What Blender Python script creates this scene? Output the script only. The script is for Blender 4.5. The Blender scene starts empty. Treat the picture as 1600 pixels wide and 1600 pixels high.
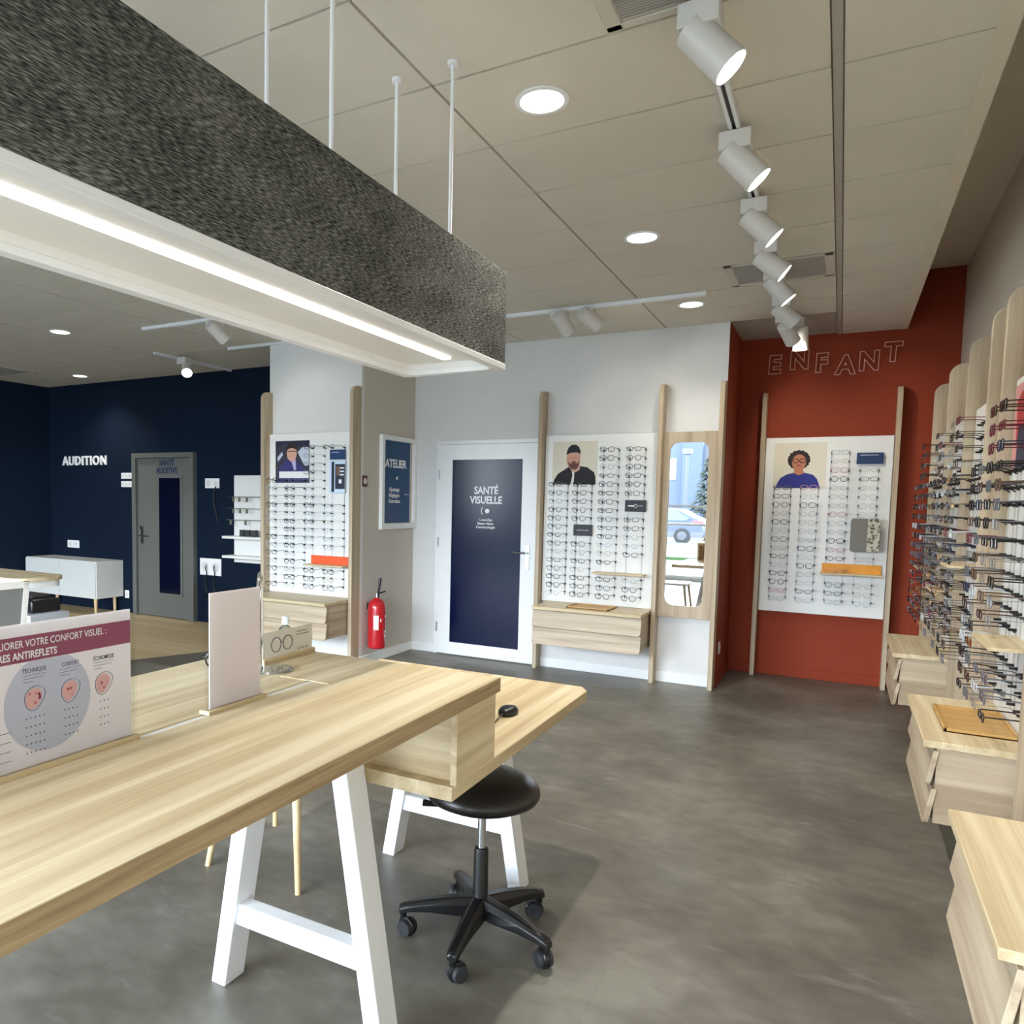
import bpy, bmesh, math, random
from mathutils import Vector, Matrix
PI = math.pi
random.seed(7)
S = bpy.context.scene
C = S.collection

# ---------------------------------------------------------------- camera
F, CX, CY, YAW, PITCH, ROLL, H = 1162.72, 657.92, 869.14, .5118, .0730, -.0171, 1.48
fw = Vector((-math.sin(YAW)*math.cos(PITCH), math.cos(YAW)*math.cos(PITCH), -math.sin(PITCH)))
rt = Vector((math.cos(YAW), math.sin(YAW), 0))
dn = fw.cross(rt)
r2 = rt*math.cos(ROLL) + dn*math.sin(ROLL)
d2 = -rt*math.sin(ROLL) + dn*math.cos(ROLL)
cd = bpy.data.cameras.new('camera'); cam = bpy.data.objects.new('camera', cd); C.objects.link(cam)
m = Matrix((r2, -d2, -fw)).transposed().to_4x4(); m.translation = (0, 0, H); cam.matrix_world = m
cd.sensor_fit = 'HORIZONTAL'; cd.sensor_width = 36; cd.lens = F*36/1600
cd.shift_x = (800-CX)/1600; cd.shift_y = (CY-800)/1600
cd.clip_start = .02; cd.clip_end = 300
S.camera = cam
# ---------------------------------------------------------------- light of the place
SKY = 14.5          # overcast sky outside the shop front
P_DOWN = 72        # recessed downlights
P_SPOT = 9        # track spots
P_STRIP = 2.4        # pendant light strip
w = bpy.data.worlds.new('overcast_sky'); S.world = w; w.use_nodes = True
wn = w.node_tree; wn.nodes.clear()
wo = wn.nodes.new('ShaderNodeOutputWorld'); wb = wn.nodes.new('ShaderNodeBackground')
tc = wn.nodes.new('ShaderNodeTexCoord'); sx = wn.nodes.new('ShaderNodeSeparateXYZ'); rp = wn.nodes.new('ShaderNodeValToRGB')
wn.links.new(tc.outputs['Generated'], sx.inputs[0]); wn.links.new(sx.outputs['Z'], rp.inputs[0])
rp.color_ramp.elements[0].position = 0; rp.color_ramp.elements[0].color = (.86, .92, 1, 1)
rp.color_ramp.elements[1].position = .7; rp.color_ramp.elements[1].color = (.66, .80, 1, 1)
wn.links.new(rp.outputs[0], wb.inputs[0]); wb.inputs[1].default_value = SKY
wn.links.new(wb.outputs[0], wo.inputs[0])
def portal(name, loc, rot, sxx, syy):
    l = bpy.data.lights.new(name, 'AREA'); l.shape = 'RECTANGLE'; l.size = sxx; l.size_y = syy
    l.cycles.is_portal = True
    o = bpy.data.objects.new(name, l); C.objects.link(o); o.location = loc; o.rotation_euler = rot
portal('daylight_portal', (-3.9, -2.57, 1.47), (PI/2, 0, 0), 7.0, 2.85)
S.view_settings.view_transform = 'Standard'; S.view_settings.look = 'None'
S.view_settings.exposure = 1.1; S.view_settings.gamma = 1; S.view_settings.use_curve_mapping = False

# ---------------------------------------------------------------- materials
def srgb(r, g, b):
    f = lambda c: (c/255/12.92 if c/255 <= .04045 else ((c/255+.055)/1.055)**2.4)
    return (f(r), f(g), f(b), 1)
MATS = {}
def mat(name, col, rough=.5, metal=0, spec=.5, emit=0, bump=0, bscale=200, var=0, vscale=8, coat=0, trans=0, emcol=None):
    if name in MATS: return MATS[name]
    mt = bpy.data.materials.new(name); mt.use_nodes = True; MATS[name] = mt
    nt = mt.node_tree; b = nt.nodes['Principled BSDF']
    c = srgb(*col)
    b.inputs['Base Color'].default_value = c
    b.inputs['Roughness'].default_value = rough; b.inputs['Metallic'].default_value = metal
    b.inputs['Specular IOR Level'].default_value = spec
    if coat: b.inputs['Coat Weight'].default_value = coat
    if emit:
        b.inputs['Emission Color'].default_value = srgb(*(emcol or col)); b.inputs['Emission Strength'].default_value = emit
    t = nt.nodes.new('ShaderNodeTexCoord')
    n = nt.nodes.new('ShaderNodeTexNoise'); n.inputs['Scale'].default_value = vscale; n.inputs['Detail'].default_value = 3
    nt.links.new(t.outputs['Object'], n.inputs['Vector'])
    r = nt.nodes.new('ShaderNodeValToRGB')
    v = max(var, .015)
    r.color_ramp.elements[0].position = .3; r.color_ramp.elements[1].position = .7
    r.color_ramp.elements[0].color = (c[0]*(1-v), c[1]*(1-v), c[2]*(1-v), 1)
    r.color_ramp.elements[1].color = (min(1, c[0]*(1+v)), min(1, c[1]*(1+v)), min(1, c[2]*(1+v)), 1)
    nt.links.new(n.outputs[0], r.inputs[0]); nt.links.new(r.outputs[0], b.inputs['Base Color'])
    if bump:
        n2 = nt.nodes.new('ShaderNodeTexNoise'); n2.inputs['Scale'].default_value = bscale; n2.inputs['Detail'].default_value = 4
        nt.links.new(t.outputs['Object'], n2.inputs['Vector'])
        bp = nt.nodes.new('ShaderNodeBump'); bp.inputs['Strength'].default_value = bump; bp.inputs['Distance'].default_value = .002
        nt.links.new(n2.outputs[0], bp.inputs['Height']); nt.links.new(bp.outputs[0], b.inputs['Normal'])
    return mt
def wood(name, axis, cols, rough=.42, across=21, along=.7, fine=.3):
    """light oak laminate, grain running along the axis"""
    if name in MATS: return MATS[name]
    mt = bpy.data.materials.new(name); mt.use_nodes = True; MATS[name] = mt
    nt = mt.node_tree; b = nt.nodes['Principled BSDF']; L = nt.links.new
    t = nt.nodes.new('ShaderNodeTexCoord')
    def noise(ac, al, det, dist=0):
        mp = nt.nodes.new('ShaderNodeMapping'); s = [ac, ac, ac]; s['XYZ'.index(axis)] = al
        mp.inputs['Scale'].default_value = s; L(t.outputs['Object'], mp.inputs[0])
        n = nt.nodes.new('ShaderNodeTexNoise'); n.inputs['Scale'].default_value = 1; n.inputs['Detail'].default_value = det
        n.inputs['Distortion'].default_value = dist; L(mp.outputs[0], n.inputs['Vector']); return n
    n1 = noise(across, along, 3, .4); n2 = noise(across*9, along*5, 4)
    r = nt.nodes.new('ShaderNodeValToRGB'); e = r.color_ramp.elements
    e[0].position = .33; e[0].color = srgb(*cols[0]); e[1].position = .68; e[1].color = srgb(*cols[2])
    k = e.new(.5); k.color = srgb(*cols[1])
    mx = nt.nodes.new('ShaderNodeMath'); mx.operation = 'MULTIPLY_ADD'; mx.inputs[1].default_value = fine; mx.inputs[2].default_value = -fine/2
    L(n2.outputs[0], mx.inputs[0])
    ad = nt.nodes.new('ShaderNodeMath'); ad.operation = 'ADD'; L(n1.outputs[0], ad.inputs[0]); L(mx.outputs[0], ad.inputs[1])
    L(ad.outputs[0], r.inputs[0]); L(r.outputs[0], b.inputs['Base Color'])
    b.inputs['Roughness'].default_value = rough; b.inputs['Specular IOR Level'].default_value = .35
    bp = nt.nodes.new('ShaderNodeBump'); bp.inputs['Strength'].default_value = .12; bp.inputs['Distance'].default_value = .001
    L(n2.outputs[0], bp.inputs['Height']); L(bp.outputs[0], b.inputs['Normal'])
    return mt
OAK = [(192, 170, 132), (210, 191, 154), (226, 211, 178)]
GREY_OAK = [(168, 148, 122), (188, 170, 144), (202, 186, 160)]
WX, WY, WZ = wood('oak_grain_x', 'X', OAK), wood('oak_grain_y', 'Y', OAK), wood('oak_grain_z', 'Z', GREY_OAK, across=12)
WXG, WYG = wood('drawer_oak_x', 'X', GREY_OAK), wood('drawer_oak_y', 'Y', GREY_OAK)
TRAY = wood('tray_ply', 'X', [(178, 136, 78), (196, 154, 92), (206, 168, 106)])
white_paint = mat('white_paint', (222, 222, 220), .75, bump=.15, bscale=300)
ceil_m = mat('ceiling_tile', (220, 214, 200), .95, bump=.5, bscale=500, var=.02, vscale=3)
grid_m = mat('ceiling_grid', (176, 170, 160), .7)
beige_paint = mat('beige_paint', (205, 199, 188), .8, bump=.15, bscale=300)
navy_paint = mat('navy_paint', (7, 25, 44), .8, spec=.18, bump=.1, bscale=300, var=.03, vscale=1)
red_paint = mat('rust_red_paint', (142, 49, 12), .75, bump=.15, bscale=300)
grey_paint = mat('grey_paint', (222, 212, 194), .85, bump=.15, bscale=300)
door_grey = mat('grey_door', (102, 104, 99), .5)
white_lam = mat('white_laminate', (236, 236, 232), .35)
white_met = mat('white_metal', (238, 240, 243), .35)
white_sg = mat('white_gloss', (240, 241, 240), .25)
black_pl = mat('black_plastic', (18, 18, 20), .35)
black_soft = mat('black_vinyl', (24, 21, 20), .32, bump=.1, bscale=400)
dark_rubber = mat('dark_rubber', (44, 46, 50), .6)
chrome = mat('chrome', (225, 228, 232), .12, metal=1)
steel = mat('brushed_steel', (170, 172, 174), .3, metal=1)
mirror_m = mat('mirror_silver', (246, 248, 250), .01, metal=1)
navy_film = mat('navy_film', (8, 20, 54), .16, spec=.22)
blue_film = mat('blue_film', (14, 72, 118), .2, spec=.3)
text_white = mat('white_lettering', (240, 242, 245), .5)
text_navy = mat('navy_lettering', (38, 52, 82), .5)
orange_card = mat('orange_card', (236, 92, 42), .5)
yellow_card = mat('amber_card', (226, 152, 44), .5)
extinguisher_red = mat('extinguisher_red', (190, 22, 34), .25, coat=.5)
paper = mat('paper_lilac', (242, 238, 250), .6)
paper_back = mat('paper_pinkish', (240, 230, 236), .6)
plum = mat('plum_ink', (146, 74, 104), .6)
lilac_disc = mat('lilac_disc', (198, 202, 226), .6)
pink_ink = mat('pink_ink', (228, 178, 182), .6)
rose_ink = mat('rose_ink', (196, 84, 96), .6)
ink = mat('grey_ink', (92, 84, 104), .6)
red_plastic = mat('pull_station', (96, 40, 40), .5)

def emissive(name, col, s):
    return mat(name, col, .5, emit=s)
lamp_on = emissive('lamp_lens', (255, 250, 240), 5)
strip_on = emissive('light_strip', (255, 250, 245), P_STRIP)

def glassy(name, tint, refl=.12, rough=.02):
    if name in MATS: return MATS[name]
    mt = bpy.data.materials.new(name); mt.use_nodes = True; MATS[name] = mt
    nt = mt.node_tree; nt.nodes.clear()
    o = nt.nodes.new('ShaderNodeOutputMaterial'); mx = nt.nodes.new('ShaderNodeMixShader')
    tr = nt.nodes.new('ShaderNodeBsdfTransparent'); gl = nt.nodes.new('ShaderNodeBsdfGlossy')
    tr.inputs[0].default_value = (*tint, 1); gl.inputs['Roughness'].default_value = rough
    lw = nt.nodes.new('ShaderNodeLayerWeight'); lw.inputs[0].default_value = refl
    nt.links.new(lw.outputs['Fresnel'], mx.inputs[0])
    nt.links.new(tr.outputs[0], mx.inputs[1]); nt.links.new(gl.outputs[0], mx.inputs[2]); nt.links.new(mx.outputs[0], o.inputs[0])
    return mt
pane = glassy('window_glass', (.97, .98, .98), .04)
acrylic = glassy('clear_acrylic', (.97, .975, .975), .05)
lens_m = glassy('lens_glass', (.92, .94, .95), .12, .05)
sun_lens = glassy('tinted_lens', (.30, .28, .30), .12, .05)
clear_pl = glassy('frosted_plastic', (.75, .82, .82), .2, .25)

# grey vinyl floor
floor_m = bpy.data.materials.new('grey_vinyl'); floor_m.use_nodes = True
nt = floor_m.node_tree; b = nt.nodes['Principled BSDF']; L = nt.links.new
t = nt.nodes.new('ShaderNodeTexCoord')
def nz(scale, det, vec=(1, 1, 1), dist=0, off=(0, 0, 0)):
    mp = nt.nodes.new('ShaderNodeMapping'); mp.inputs['Scale'].default_value = vec; mp.inputs['Location'].default_value = off
    L(t.outputs['Object'], mp.inputs[0])
    n = nt.nodes.new('ShaderNodeTexNoise'); n.inputs['Scale'].default_value = scale; n.inputs['Detail'].default_value = det
    n.inputs['Distortion'].default_value = dist; L(mp.outputs[0], n.inputs['Vector']); return n
a1 = nz(1.6, 4, (1, 1.25, 1), .2); a2 = nz(9, 6, (1, 1.4, 1), .4, (3, 1, 0)); a3 = nz(3.6, 4, (1, 2.6, 1), .8, (9, 4, 0))
r1 = nt.nodes.new('ShaderNodeValToRGB'); e = r1.color_ramp.elements
e[0].position = .32; e[0].color = srgb(92, 87, 78); e[1].position = .72; e[1].color = srgb(130, 127, 117); e.new(.52).color = srgb(110, 106, 96)
mxa = nt.nodes.new('ShaderNodeMath'); mxa.operation = 'MULTIPLY_ADD'; mxa.inputs[1].default_value = .45; mxa.inputs[2].default_value = -.225
L(a2.outputs[0], mxa.inputs[0]); ad = nt.nodes.new('ShaderNodeMath'); ad.operation = 'ADD'; L(a1.outputs[0], ad.inputs[0]); L(mxa.outputs[0], ad.inputs[1])
L(ad.outputs[0], r1.inputs[0])
r3 = nt.nodes.new('ShaderNodeValToRGB'); r3.color_ramp.elements[0].position = .63; r3.color_ramp.elements[1].position = .80
r3.color_ramp.elements[0].color = (0, 0, 0, 1); r3.color_ramp.elements[1].color = (.45, .45, .45, 1); L(a3.outputs[0], r3.inputs[0])
mc = nt.nodes.new('ShaderNodeMixRGB'); mc.inputs[2].default_value = srgb(156, 153, 144); L(r3.outputs[0], mc.inputs[0]); L(r1.outputs[0], mc.inputs[1])
bk = nt.nodes.new('ShaderNodeTexBrick'); bk.inputs['Scale'].default_value = 1; bk.offset = .5
bk.inputs['Brick Width'].default_value = .92; bk.inputs['Row Height'].default_value = .46; bk.inputs['Mortar Size'].default_value = .0012
bk.inputs['Color1'].default_value = (.93, .93, .93, 1); bk.inputs['Color2'].default_value = (1.05, 1.05, 1.05, 1); bk.inputs['Mortar'].default_value = (.8, .8, .8, 1)
L(t.outputs['Object'], bk.inputs['Vector'])
ml = nt.nodes.new('ShaderNodeMixRGB'); ml.blend_type = 'MULTIPLY'; ml.inputs[0].default_value = 1; L(mc.outputs[0], ml.inputs[1]); L(bk.outputs[0], ml.inputs[2])
L(ml.outputs[0], b.inputs['Base Color']); b.inputs['Roughness'].default_value = .42; b.inputs['Specular IOR Level'].default_value = .4
# oak plank floor
plank_m = bpy.data.materials.new('oak_planks'); plank_m.use_nodes = True
nt = plank_m.node_tree; b = nt.nodes['Principled BSDF']; L = nt.links.new; t = nt.nodes.new('ShaderNodeTexCoord')
bk = nt.nodes.new('ShaderNodeTexBrick'); bk.inputs['Scale'].default_value = 1; bk.inputs['Brick Width'].default_value = 1.2; bk.inputs['Row Height'].default_value = .16
bk.inputs['Mortar Size'].default_value = .002; bk.inputs['Color1'].default_value = srgb(206, 182, 138); bk.inputs['Color2'].default_value = srgb(222, 200, 158); bk.inputs['Mortar'].default_value = srgb(130, 106, 74)
L(t.outputs['Object'], bk.inputs['Vector'])
n = nz(1, 4, (2, 30, 1)); mg = nt.nodes.new('ShaderNodeMixRGB'); mg.blend_type = 'MULTIPLY'; mg.inputs[0].default_value = .22
L(bk.outputs[0], mg.inputs[1]); L(n.outputs[0], mg.inputs[2]); L(mg.outputs[0], b.inputs['Base Color']); b.inputs['Roughness'].default_value = .5
# grey felt with slanted fibres
felt_m = bpy.data.materials.new('grey_felt'); felt_m.use_nodes = True
nt = felt_m.node_tree; b = nt.nodes['Principled BSDF']; L = nt.links.new; t = nt.nodes.new('ShaderNodeTexCoord')
def nf(rot, sc, det):
    mp = nt.nodes.new('ShaderNodeMapping'); mp.inputs['Rotation'].default_value = rot; mp.inputs['Scale'].default_value = sc
    L(t.outputs['Object'], mp.inputs[0]); n = nt.nodes.new('ShaderNodeTexNoise'); n.inputs['Scale'].default_value = 1; n.inputs['Detail'].default_value = det
    L(mp.outputs[0], n.inputs['Vector']); return n
f1 = nf((.22, 0, 0), (200, 48, 430), 5); f2 = nf((-.2, 0, 0), (8, 6, 14), 3)
ad = nt.nodes.new('ShaderNodeMixRGB'); ad.inputs[0].default_value = .18; L(f1.outputs[0], ad.inputs[1]); L(f2.outputs[0], ad.inputs[2])
r = nt.nodes.new('ShaderNodeValToRGB'); e = r.color_ramp.elements; e[0].position = .38; e[0].color = srgb(40, 41, 41); e[1].position = .66; e[1].color = srgb(146, 146, 140); e.new(.5).color = srgb(86, 87, 85)
L(ad.outputs[0], r.inputs[0]); L(r.outputs[0], b.inputs['Base Color']); b.inputs['Roughness'].default_value = 1; b.inputs['Specular IOR Level'].default_value = .1
bp = nt.nodes.new('ShaderNodeBump'); bp.inputs['Strength'].default_value = .5; bp.inputs['Distance'].default_value = .003; L(f1.outputs[0], bp.inputs['Height']); L(bp.outputs[0], b.inputs['Normal'])

# ---------------------------------------------------------------- mesh helpers
def wloc(o):
    v = Vector((0, 0, 0))
    while o is not None: v += o.location; o = o.parent
    return v
class Fr:
    """a wall frame: u to the viewer's right, v up, n out of the wall"""
    def __init__(s, o, u):
        s.o = Vector(o); s.u = Vector(u); s.v = Vector((0, 0, 1)); s.n = s.u.cross(s.v)
    def p(s, u, v, n=0): return s.o + s.u*u + s.v*v + s.n*n
    def rot(s): return math.atan2(s.u.y, s.u.x)
class MB:
    def __init__(s): s.v = []; s.f = []; s.m = []; s.mats = []; s.cur = 0
    def mat(s, m):
        if m not in s.mats: s.mats.append(m)
        s.cur = s.mats.index(m); return s
    def add(s, vs, fs):
        k = len(s.v); s.v += [Vector(x) for x in vs]
        for f in fs: s.f.append([k+i for i in f]); s.m.append(s.cur)
        return s
    def box(s, x0, x1, y0, y1, z0, z1):
        return s.add([(x, y, z) for z in (z0, z1) for y in (y0, y1) for x in (x0, x1)],
                     [(0, 2, 3, 1), (4, 5, 7, 6), (0, 1, 5, 4), (2, 6, 7, 3), (0, 4, 6, 2), (1, 3, 7, 5)])
    def fbox(s, fr, u0, u1, v0, v1, n0, n1):
        return s.add([fr.p(u, v, n) for n in (n0, n1) for v in (v0, v1) for u in (u0, u1)],
                     [(0, 2, 3, 1), (4, 5, 7, 6), (0, 1, 5, 4), (2, 6, 7, 3), (0, 4, 6, 2), (1, 3, 7, 5)])
    def prism(s, pts, vec):
        """planar polygon pts extruded by vec"""
        n = len(pts); vec = Vector(vec); a = [Vector(p) for p in pts]
        return s.add(a+[p+vec for p in a], [list(range(n))[::-1], list(range(n, 2*n))] + [(i, (i+1) % n, (i+1) % n+n, i+n) for i in range(n)])
    def cyl(s, p0, p1, r0, r1=None, seg=16, caps=True):
        p0, p1 = Vector(p0), Vector(p1); r1 = r0 if r1 is None else r1
        d = (p1-p0).normalized(); a = d.orthogonal().normalized(); bb = d.cross(a)
        vs = [p+(a*math.cos(2*PI*i/seg)+bb*math.sin(2*PI*i/seg))*r for p, r in ((p0, r0), (p1, r1)) for i in range(seg)]
        fs = [(i, (i+1) % seg, (i+1) % seg+seg, i+seg) for i in range(seg)]
        if caps: fs += [list(range(seg))[::-1], list(range(seg, 2*seg))]
        return s.add(vs, fs)
    def lathe(s, c, prof, seg=24, axis=(0, 0, 1)):
        ax = Vector(axis).normalized(); a = ax.orthogonal().normalized(); bb = ax.cross(a); c = Vector(c); vs = []; fs = []
        for r, h in prof:
            vs += [c+ax*h+(a*math.cos(2*PI*i/seg)+bb*math.sin(2*PI*i/seg))*max(r, 1e-4) for i in range(seg)]
        for k in range(len(prof)-1):
            fs += [(k*seg+i, k*seg+(i+1) % seg, (k+1)*seg+(i+1) % seg, (k+1)*seg+i) for i in range(seg)]
        fs += [list(range(seg))[::-1], list(range((len(prof)-1)*seg, len(prof)*seg))]
        return s.add(vs, fs)
    def tube(s, pts, r, seg=6, closed=False):
        pts = [Vector(p) for p in pts]; n = len(pts); vs = []; fs = []; prev = None
        for i, p in enumerate(pts):
            d = (pts[(i+1) % n]-pts[i-1]) if closed else (pts[min(i+1, n-1)]-pts[max(i-1, 0)])
            d.normalize()
            a = d.orthogonal().normalized() if prev is None else (prev-d*prev.dot(d)).normalized()
            prev = a; bb = d.cross(a); rr = r[i] if isinstance(r, (list, tuple)) else r
            vs += [p+(a*math.cos(2*PI*j/seg)+bb*math.sin(2*PI*j/seg))*rr for j in range(seg)]
        for i in range(n if closed else n-1):
            k = (i+1) % n
            fs += [(i*seg+j, i*seg+(j+1) % seg, k*seg+(j+1) % seg, k*seg+j) for j in range(seg)]
        if not closed: fs += [list(range(seg))[::-1], [(n-1)*seg+j for j in range(seg)]]
        return s.add(vs, fs)
    def build(s, name, mt=None, parent=None, bevel=0, smooth=35, world=True, base=True):
        me = bpy.data.meshes.new(name)
        off = Vector((0, 0, 0))
        if world:
            if parent is not None: off = wloc(parent)
            elif base:
                xs = [v.x for v in s.v]; ys = [v.y for v in s.v]; zs = [v.z for v in s.v]
                off = Vector(((min(xs)+max(xs))/2, (min(ys)+max(ys))/2, min(zs)))
        me.from_pydata([v-off for v in s.v], [], s.f)
        if mt is not None and not s.mats: me.materials.append(mt)
        for q in s.mats: me.materials.append(q)
        if s.mats:
            for p, k in zip(me.polygons, s.m): p.material_index = k
        bm = bmesh.new(); bm.from_mesh(me); bmesh.ops.recalc_face_normals(bm, faces=bm.faces); bm.to_mesh(me); bm.free()
        for p in me.polygons: p.use_smooth = True
        me.set_sharp_from_angle(angle=math.radians(smooth)); me.update()
        o = bpy.data.objects.new(name, me); C.objects.link(o)
        if parent is not None: o.parent = parent
        elif world and base: o.location = off
        if bevel:
            md = o.modifiers.new('bevel', 'BEVEL'); md.width = bevel; md.segments = 2; md.limit_method = 'ANGLE'; md.angle_limit = math.radians(40)
        return o
def thing(name, label, cat, loc, group=None):
    o = bpy.data.objects.new(name, None); C.objects.link(o); o.location = loc; o.empty_display_size = .1
    o['label'] = label; o['category'] = cat
    if group: o['group'] = group
    return o
def tag(o, label, cat, group=None, kind=None):
    o['label'] = label; o['category'] = cat
    if group: o['group'] = group
    if kind: o['kind'] = kind
    return o
def struct(o): o['kind'] = 'structure'; return o
def lab(o, s): o['label'] = s; return o
def dup(o, parent=None):
    c = o.copy(); C.objects.link(c)
    if parent is not None: c.parent = parent
    for ch in list(o.children): dup(ch, c)
    return c
def rrect(u0, u1, v0, v1, r, seg=6, corners=(1, 1, 1, 1)):
    """rounded rectangle, corners: bottom right, top right, top left, bottom left"""
    out = []
    for k, (cu, cv, a0) in enumerate(((u1, v0, -90), (u1, v1, 0), (u0, v1, 90), (u0, v0, 180))):
        if not corners[k]: out.append((cu, cv)); continue
        x = cu-r if k < 2 else cu+r; y = cv-r if k in (1, 2) else cv+r
        for i in range(seg+1):
            a = math.radians(a0+90*i/seg); out.append((x+r*math.cos(a), y+r*math.sin(a)))
    return out
def ell(cu, cv, ru, rv, n=24): return [(cu+ru*math.cos(2*PI*i/n), cv+rv*math.sin(2*PI*i/n)) for i in range(n)]
def flat(mb, fr, pts, n0, th, mt=None):
    if mt is not None: mb.mat(mt)
    return mb.prism([fr.p(u, v, n0) for u, v in pts], fr.n*th)
def text(mb, fr, body, u, v, size, n0, th=.002, bold=0, mt=None, align='CENTER', italic=0, sxf=1, space=1, outline=0, fit=0):
    """lettering laid on a frame; v is the baseline"""
    cu = bpy.data.curves.new('lettering', 'FONT'); cu.body = body; cu.size = 1; cu.align_x = align
    cu.shear = italic; cu.space_character = space; cu.resolution_u = 3
    if outline: cu.fill_mode = 'NONE'; cu.bevel_depth = outline/size; cu.bevel_resolution = 1; cu.offset = bold
    else: cu.extrude = th/2/size; cu.offset = bold
    o = bpy.data.objects.new('lettering', cu); C.objects.link(o)
    bpy.context.view_layer.update()
    me = bpy.data.meshes.new_from_object(o.evaluated_get(bpy.context.evaluated_depsgraph_get()))
    if fit:
        xx = [v_.co.x for v_ in me.vertices]; sxf = fit/((max(xx)-min(xx))*size)
    if mt is not None: mb.mat(mt)
    mb.add([fr.p(u+x.co.x*size*sxf, v+x.co.y*size, n0+th/2+x.co.z*size) for x in me.vertices], [list(p.vertices) for p in me.polygons])
    bpy.data.objects.remove(o); bpy.data.curves.remove(cu); bpy.data.meshes.remove(me)
    return mb

# ================================================================= SETTING
CZ = 2.94
BW = Fr((-3.70, 6.42, 0), (1, 0, 0))           # white back wall
XR = .76                                        # right wall
struct(MB().box(-4.0, 1.0, -2.8, 7.4, -.1, 0).build('floor', floor_m))
struct(MB().box(-9.7, -4.0, -2.8, 4.55, -.1, 0).build('floor', floor_m))
# oak planks in the hearing area meet the grey vinyl along a slanted edge
struct(MB().prism([(-9.7, 4.55, -.1), (-5.55, 4.55, -.1), (-4.7, 6.55, -.1), (-9.7, 6.55, -.1)], (0, 0, .1)).build('floor', plank_m))
struct(MB().prism([(-5.55, 4.55, -.1), (-4.0, 4.55, -.1), (-4.0, 6.55, -.1), (-4.7, 6.55, -.1)], (0, 0, .1)).build('floor', floor_m))
# ceiling: lay-in tiles on a grid
mb = MB().mat(ceil_m)
XL = [-.083-1.247*k for k in range(0, 8)]; YL = [2.9+.509*k for k in range(-11, 9)]
def tile(x0, x1, y0, y1):
    if x1-x0 > .02 and y1-y0 > .02: mb.box(x0, x1, y0, y1, CZ, CZ+.02)
xs = [.335]+XL+[-9.55]; g = .0055
for i in range(len(xs)-1):
    gx1 = .020 if i == 1 else (-.012 if i == 0 else g); gx0 = .020 if i == 0 else g
    for j in range(len(YL)):
        y0 = YL[j]; y1 = YL[j+1] if j+1 < len(YL) else 7.24
        y0 = max(y0, -2.7); y1 = min(y1, 7.24)
        if y1 < y0: continue
        if xs[i+1] < -.84:                      # behind the back wall line the tiles stop
            y1 = min(y1, 6.42)
        tile(xs[i+1]+gx0, xs[i]-gx1, y0+g, y1-g)
mb.mat(grid_m).box(-9.6, .335, -2.7, 7.26, CZ+.012, CZ+.06)
mb.box(-.083-.0145, -.083+.0145, -2.7, 7.24, CZ-.001, CZ+.012)
mb.mat(ceil_m).box(-9.6, .335, -2.72, 7.3, CZ+.06, CZ+.12)
struct(mb.build('ceiling', None))
struct(MB().box(.335, .395, -2.7, 7.24, CZ-.002, CZ+.45).build('trim_1', grey_paint))
struct(MB().box(.3, .9, -2.7, 7.3, 3.39, 3.5).build('ceiling_upper', grey_paint))
# walls
struct(MB().box(-4.6, -.84, 6.42, 6.56, 0, 3.0).build('wall_back', white_paint))
struct(MB().box(-.852, -.838, 6.42, 7.24, 0, 3.0).build('wall_niche_left', red_paint))
struct(MB().box(-.95, .9, 7.24, 7.38, 0, 3.5).build('wall_niche_back', red_paint))
struct(MB().box(XR, XR+.14, -2.8, 7.3, 0, 3.5).build('wall_right', grey_paint))
struct(MB().box(-3.84, -3.70, 5.52, 6.42, 0, 3.0).build('wall_workshop', beige_paint))
struct(MB().box(-4.74, -3.70, 5.48, 5.52, 0, 3.0).build('wall_pillar', white_paint))
struct(MB().box(-9.6, -4.6, 6.43, 6.56, 0, 3.0).build('wall_navy', navy_paint))
struct(MB().box(-4.74, -4.70, 5.52, 6.43, 0, 3.0).build('wall_pillar_left', navy_paint))
struct(MB().box(-9.6, -9.45, -2.8, 6.5, 0, 3.0).build('wall_left', navy_paint))
# shop front behind the camera, glazed
mbf = MB()
mbf.box(-9.6, -7.4, -2.7, -2.6, 0, 3.4).box(-.40, .9, -2.7, -2.6, 0, 3.5).box(-7.4, -.40, -2.7, -2.6, 2.90, 3.4).box(-7.4, -.40, -2.7, -2.6, 0, .06)
struct(mbf.build('wall_front', white_paint))
wf = MB()
for x in (-7.4, -5.6, -3.9, -1.7, -.45): wf.box(x, x+.05, -2.69, -2.61, .06, 2.90)
for z in (1.10, 1.46): wf.box(-5.55, -1.7, -2.69, -2.61, z, z+.045)
for z in (.06, 2.86): wf.box(-7.4, -.40, -2.69, -2.61, z, z+.05)
wfo = struct(wf.build('window_1', white_met))
struct(MB().box(-7.38, -.42, -2.653, -2.647, .1, 2.87).build('window_2', pane))
# skirting
bb = .085
for nm, q, mt in (('baseboard_back', (-3.70, -3.44, 6.408, 6.42, 0, bb), white_sg), ('baseboard_back', (-2.37, -.84, 6.408, 6.42, 0, bb), white_sg),
                  ('baseboard_workshop', (-3.70, -3.688, 5.48, 6.41, 0, bb), white_sg), ('baseboard_pillar', (-4.74, -3.70, 5.468, 5.48, 0, bb), white_sg),
                  ('baseboard_niche', (-.838, .76, 7.228, 7.24, 0, bb), red_paint), ('baseboard_niche', (-.838, -.826, 6.42, 7.23, 0, bb), red_paint),
                  ('baseboard_right', (XR-.012, XR, -2.6, 7.23, 0, bb), grey_paint)):
    struct(MB().box(*q).build(nm, mt, bevel=.003))
struct(MB().box(-.86, -.835, 6.405, 6.422, 0, CZ).build('trim_2', white_paint))

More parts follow.
